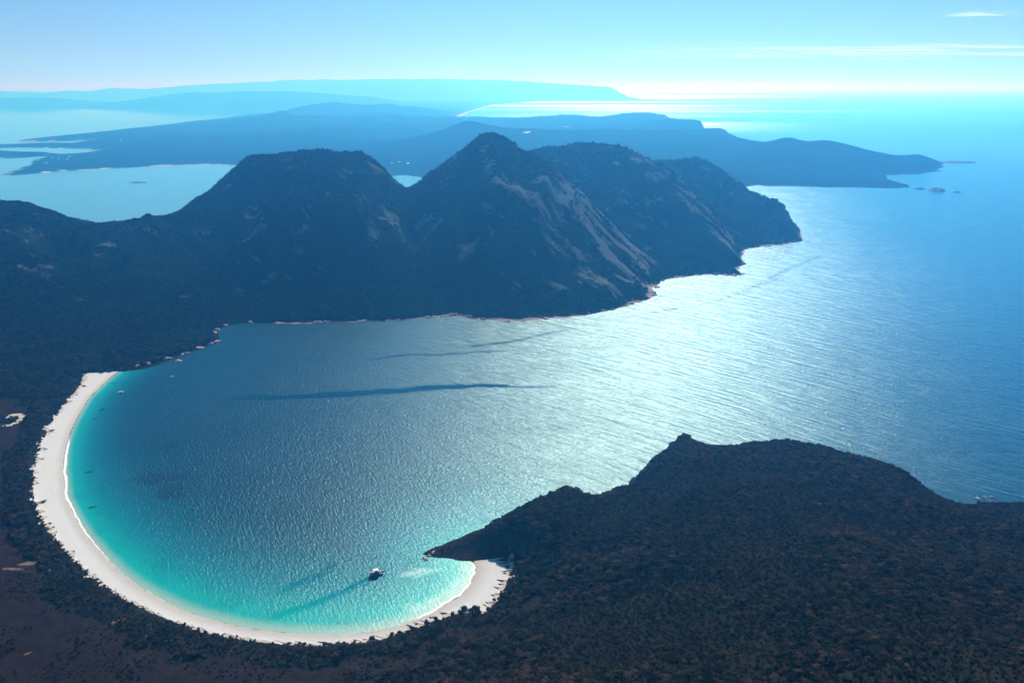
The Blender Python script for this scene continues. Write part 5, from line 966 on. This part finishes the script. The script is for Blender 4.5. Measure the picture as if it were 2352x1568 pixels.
rails('bow_rail', [(5.6, -3.1, 2.8), (8.8, -2.3, 3.0), (11.4, -.9, 3.5), (12.6, 0, 3.8), (11.4, .9, 3.5), (8.8, 2.3, 3.0), (5.6, 3.1, 2.8)], 1.0, bt)
bx('mast', (-.8, 0, 9.2), (.16, .16, 2.9), MAT_RAIL, bt)
bx('stern_platform', (-12.2, 0, .5), (1.6, 5.6, .18), MAT_WHITE, bt)

def small_boat(loc, rz, L_, label, sail=False):
    r = bpy.data.objects.new('sailing_boat' if sail else 'motor_boat', None); COL.objects.link(r)
    r.location = (loc[0], loc[1], 0); r.rotation_euler = (0, 0, rz)
    tag(r, label, 'boat')
    v, f = hull(L_, L_ * .3, L_ * .1, .5, .4, .9, 11); mesh_obj('hull', v, f, MAT_WHITE, r)
    h = L_ * .1
    v, f = prism([(-L_ * .25, h + .02), (L_ * .22, h + .02), (L_ * .1, h + 1.7), (-L_ * .25, h + 1.7)], -L_ * .1, L_ * .1); cb = mesh_obj('cabin', v, f, MAT_WHITE, r)
    for s_ in (-1, 1): bx('window', (-L_ * .08, s_ * (L_ * .1 + .03), h + 1.1), (L_ * .2, .05, .6), MAT_GLASS, cb)
    if sail:
        bx('mast', (L_ * .05, 0, h + 7.5), (.16, .16, 12), MAT_RAIL, r)
        bx('boom', (-L_ * .16, 0, h + 3), (L_ * .4, .2, .3), MAT_WHITE, r)
    else:
        bx('roof', (-L_ * .08, 0, h + 1.8), (L_ * .36, L_ * .22, .1), MAT_WHITE, r)
        bx('outboard_motor', (-L_ * .53, 0, .6), (.6, .5, 1.2), MAT_HULL, r)
small_boat(DATA['boat_s'], .25, 13, 'small white motor boat anchored off the far end of the beach')
small_boat(DATA['boat_t'], .5, 9, 'tiny pale yacht out in the blue water off the rocky shore', True)

# ---------------------------------------------------------------- thin high cloud
cm = M('ice_cloud')
cm.n.remove(cm.b)
tr = cm.n.new('ShaderNodeBsdfTransparent'); tl = cm.n.new('ShaderNodeBsdfTranslucent'); df = cm.n.new('ShaderNodeBsdfDiffuse')
tl.inputs[0].default_value = (.95, .95, .95, 1); df.inputs[0].default_value = (.9, .9, .9, 1)
ad = cm.n.new('ShaderNodeAddShader'); cm.l.new(tl.outputs[0], ad.inputs[0]); cm.l.new(df.outputs[0], ad.inputs[1])
cpos = cm.pos()
cn = cm.noise(cm.mapping(cpos, (0.25, 1.0, 1.0), (0, 0, 0.12)), 0.00012, 6, 0.62, 0.6)
ca = cm.math('MULTIPLY', cm.ramp(cn, 0.40, 0.66), cm.attr('veil'))
mx = cm.n.new('ShaderNodeMixShader')
cm.l.new(ca, mx.inputs[0]); cm.l.new(tr.outputs[0], mx.inputs[1]); cm.l.new(ad.outputs[0], mx.inputs[2])
cm.l.new(mx.outputs[0], cm.n['Material Output'].inputs['Surface'])
def cloud(name, x0, x1, y0, y1, z, seed, label, thick):
    cxs, cys = np.linspace(x0, x1, 40), np.linspace(y0, y1, 24)
    CXg, CYg = np.meshgrid(cxs, cys)
    u, v = (CXg - x0) / (x1 - x0) * 2 - 1, (CYg - y0) / (y1 - y0) * 2 - 1
    veil = np.clip(1 - u ** 2, 0, 1) * np.clip(1 - v ** 2, 0, 1) * thick
    o = grid_mesh(name, cxs, cys, z + 300 * fbm(CXg / 9000, CYg / 9000, 3, seed), attrs={'veil': veil}, mat=cm.m)
    tag(o, label, 'cloud', kind='stuff')
cloud('cloud', 15000, 130000, 120000, 200000, 7000, 701, 'faint long veil of thin cloud low in the sky on the right', .55)
cloud('cloud', 46000, 62000, 86000, 94000, 8200, 703, 'short bright wisp of cloud near the top right corner', 1.0)

# ---------------------------------------------------------------- haze
v, f = box(0, 60000, 646, 330000, 232000, 1304)
top = 1290.0
v, f = box(0, 55000, (top - 5) / 2, 330000, 226000, top + 5)
hm = bpy.data.materials.new('sea_haze'); hm.use_nodes = True
hn = hm.node_tree.nodes
hn.remove(hn['Principled BSDF'])
pv = hn.new('ShaderNodeVolumePrincipled')
pv.inputs['Color'].default_value = (0.075, 0.45, 1.0, 1)
pv.inputs['Absorption Color'].default_value = (1, 1, 1, 1)
pv.inputs['Density'].default_value = 0.000118
pv.inputs['Anisotropy'].default_value = 0.75
hm.node_tree.links.new(pv.outputs[0], hn['Material Output'].inputs['Volume'])
hz_o = mesh_obj('haze', v, f, hm)
tag(hz_o, kind='stuff')
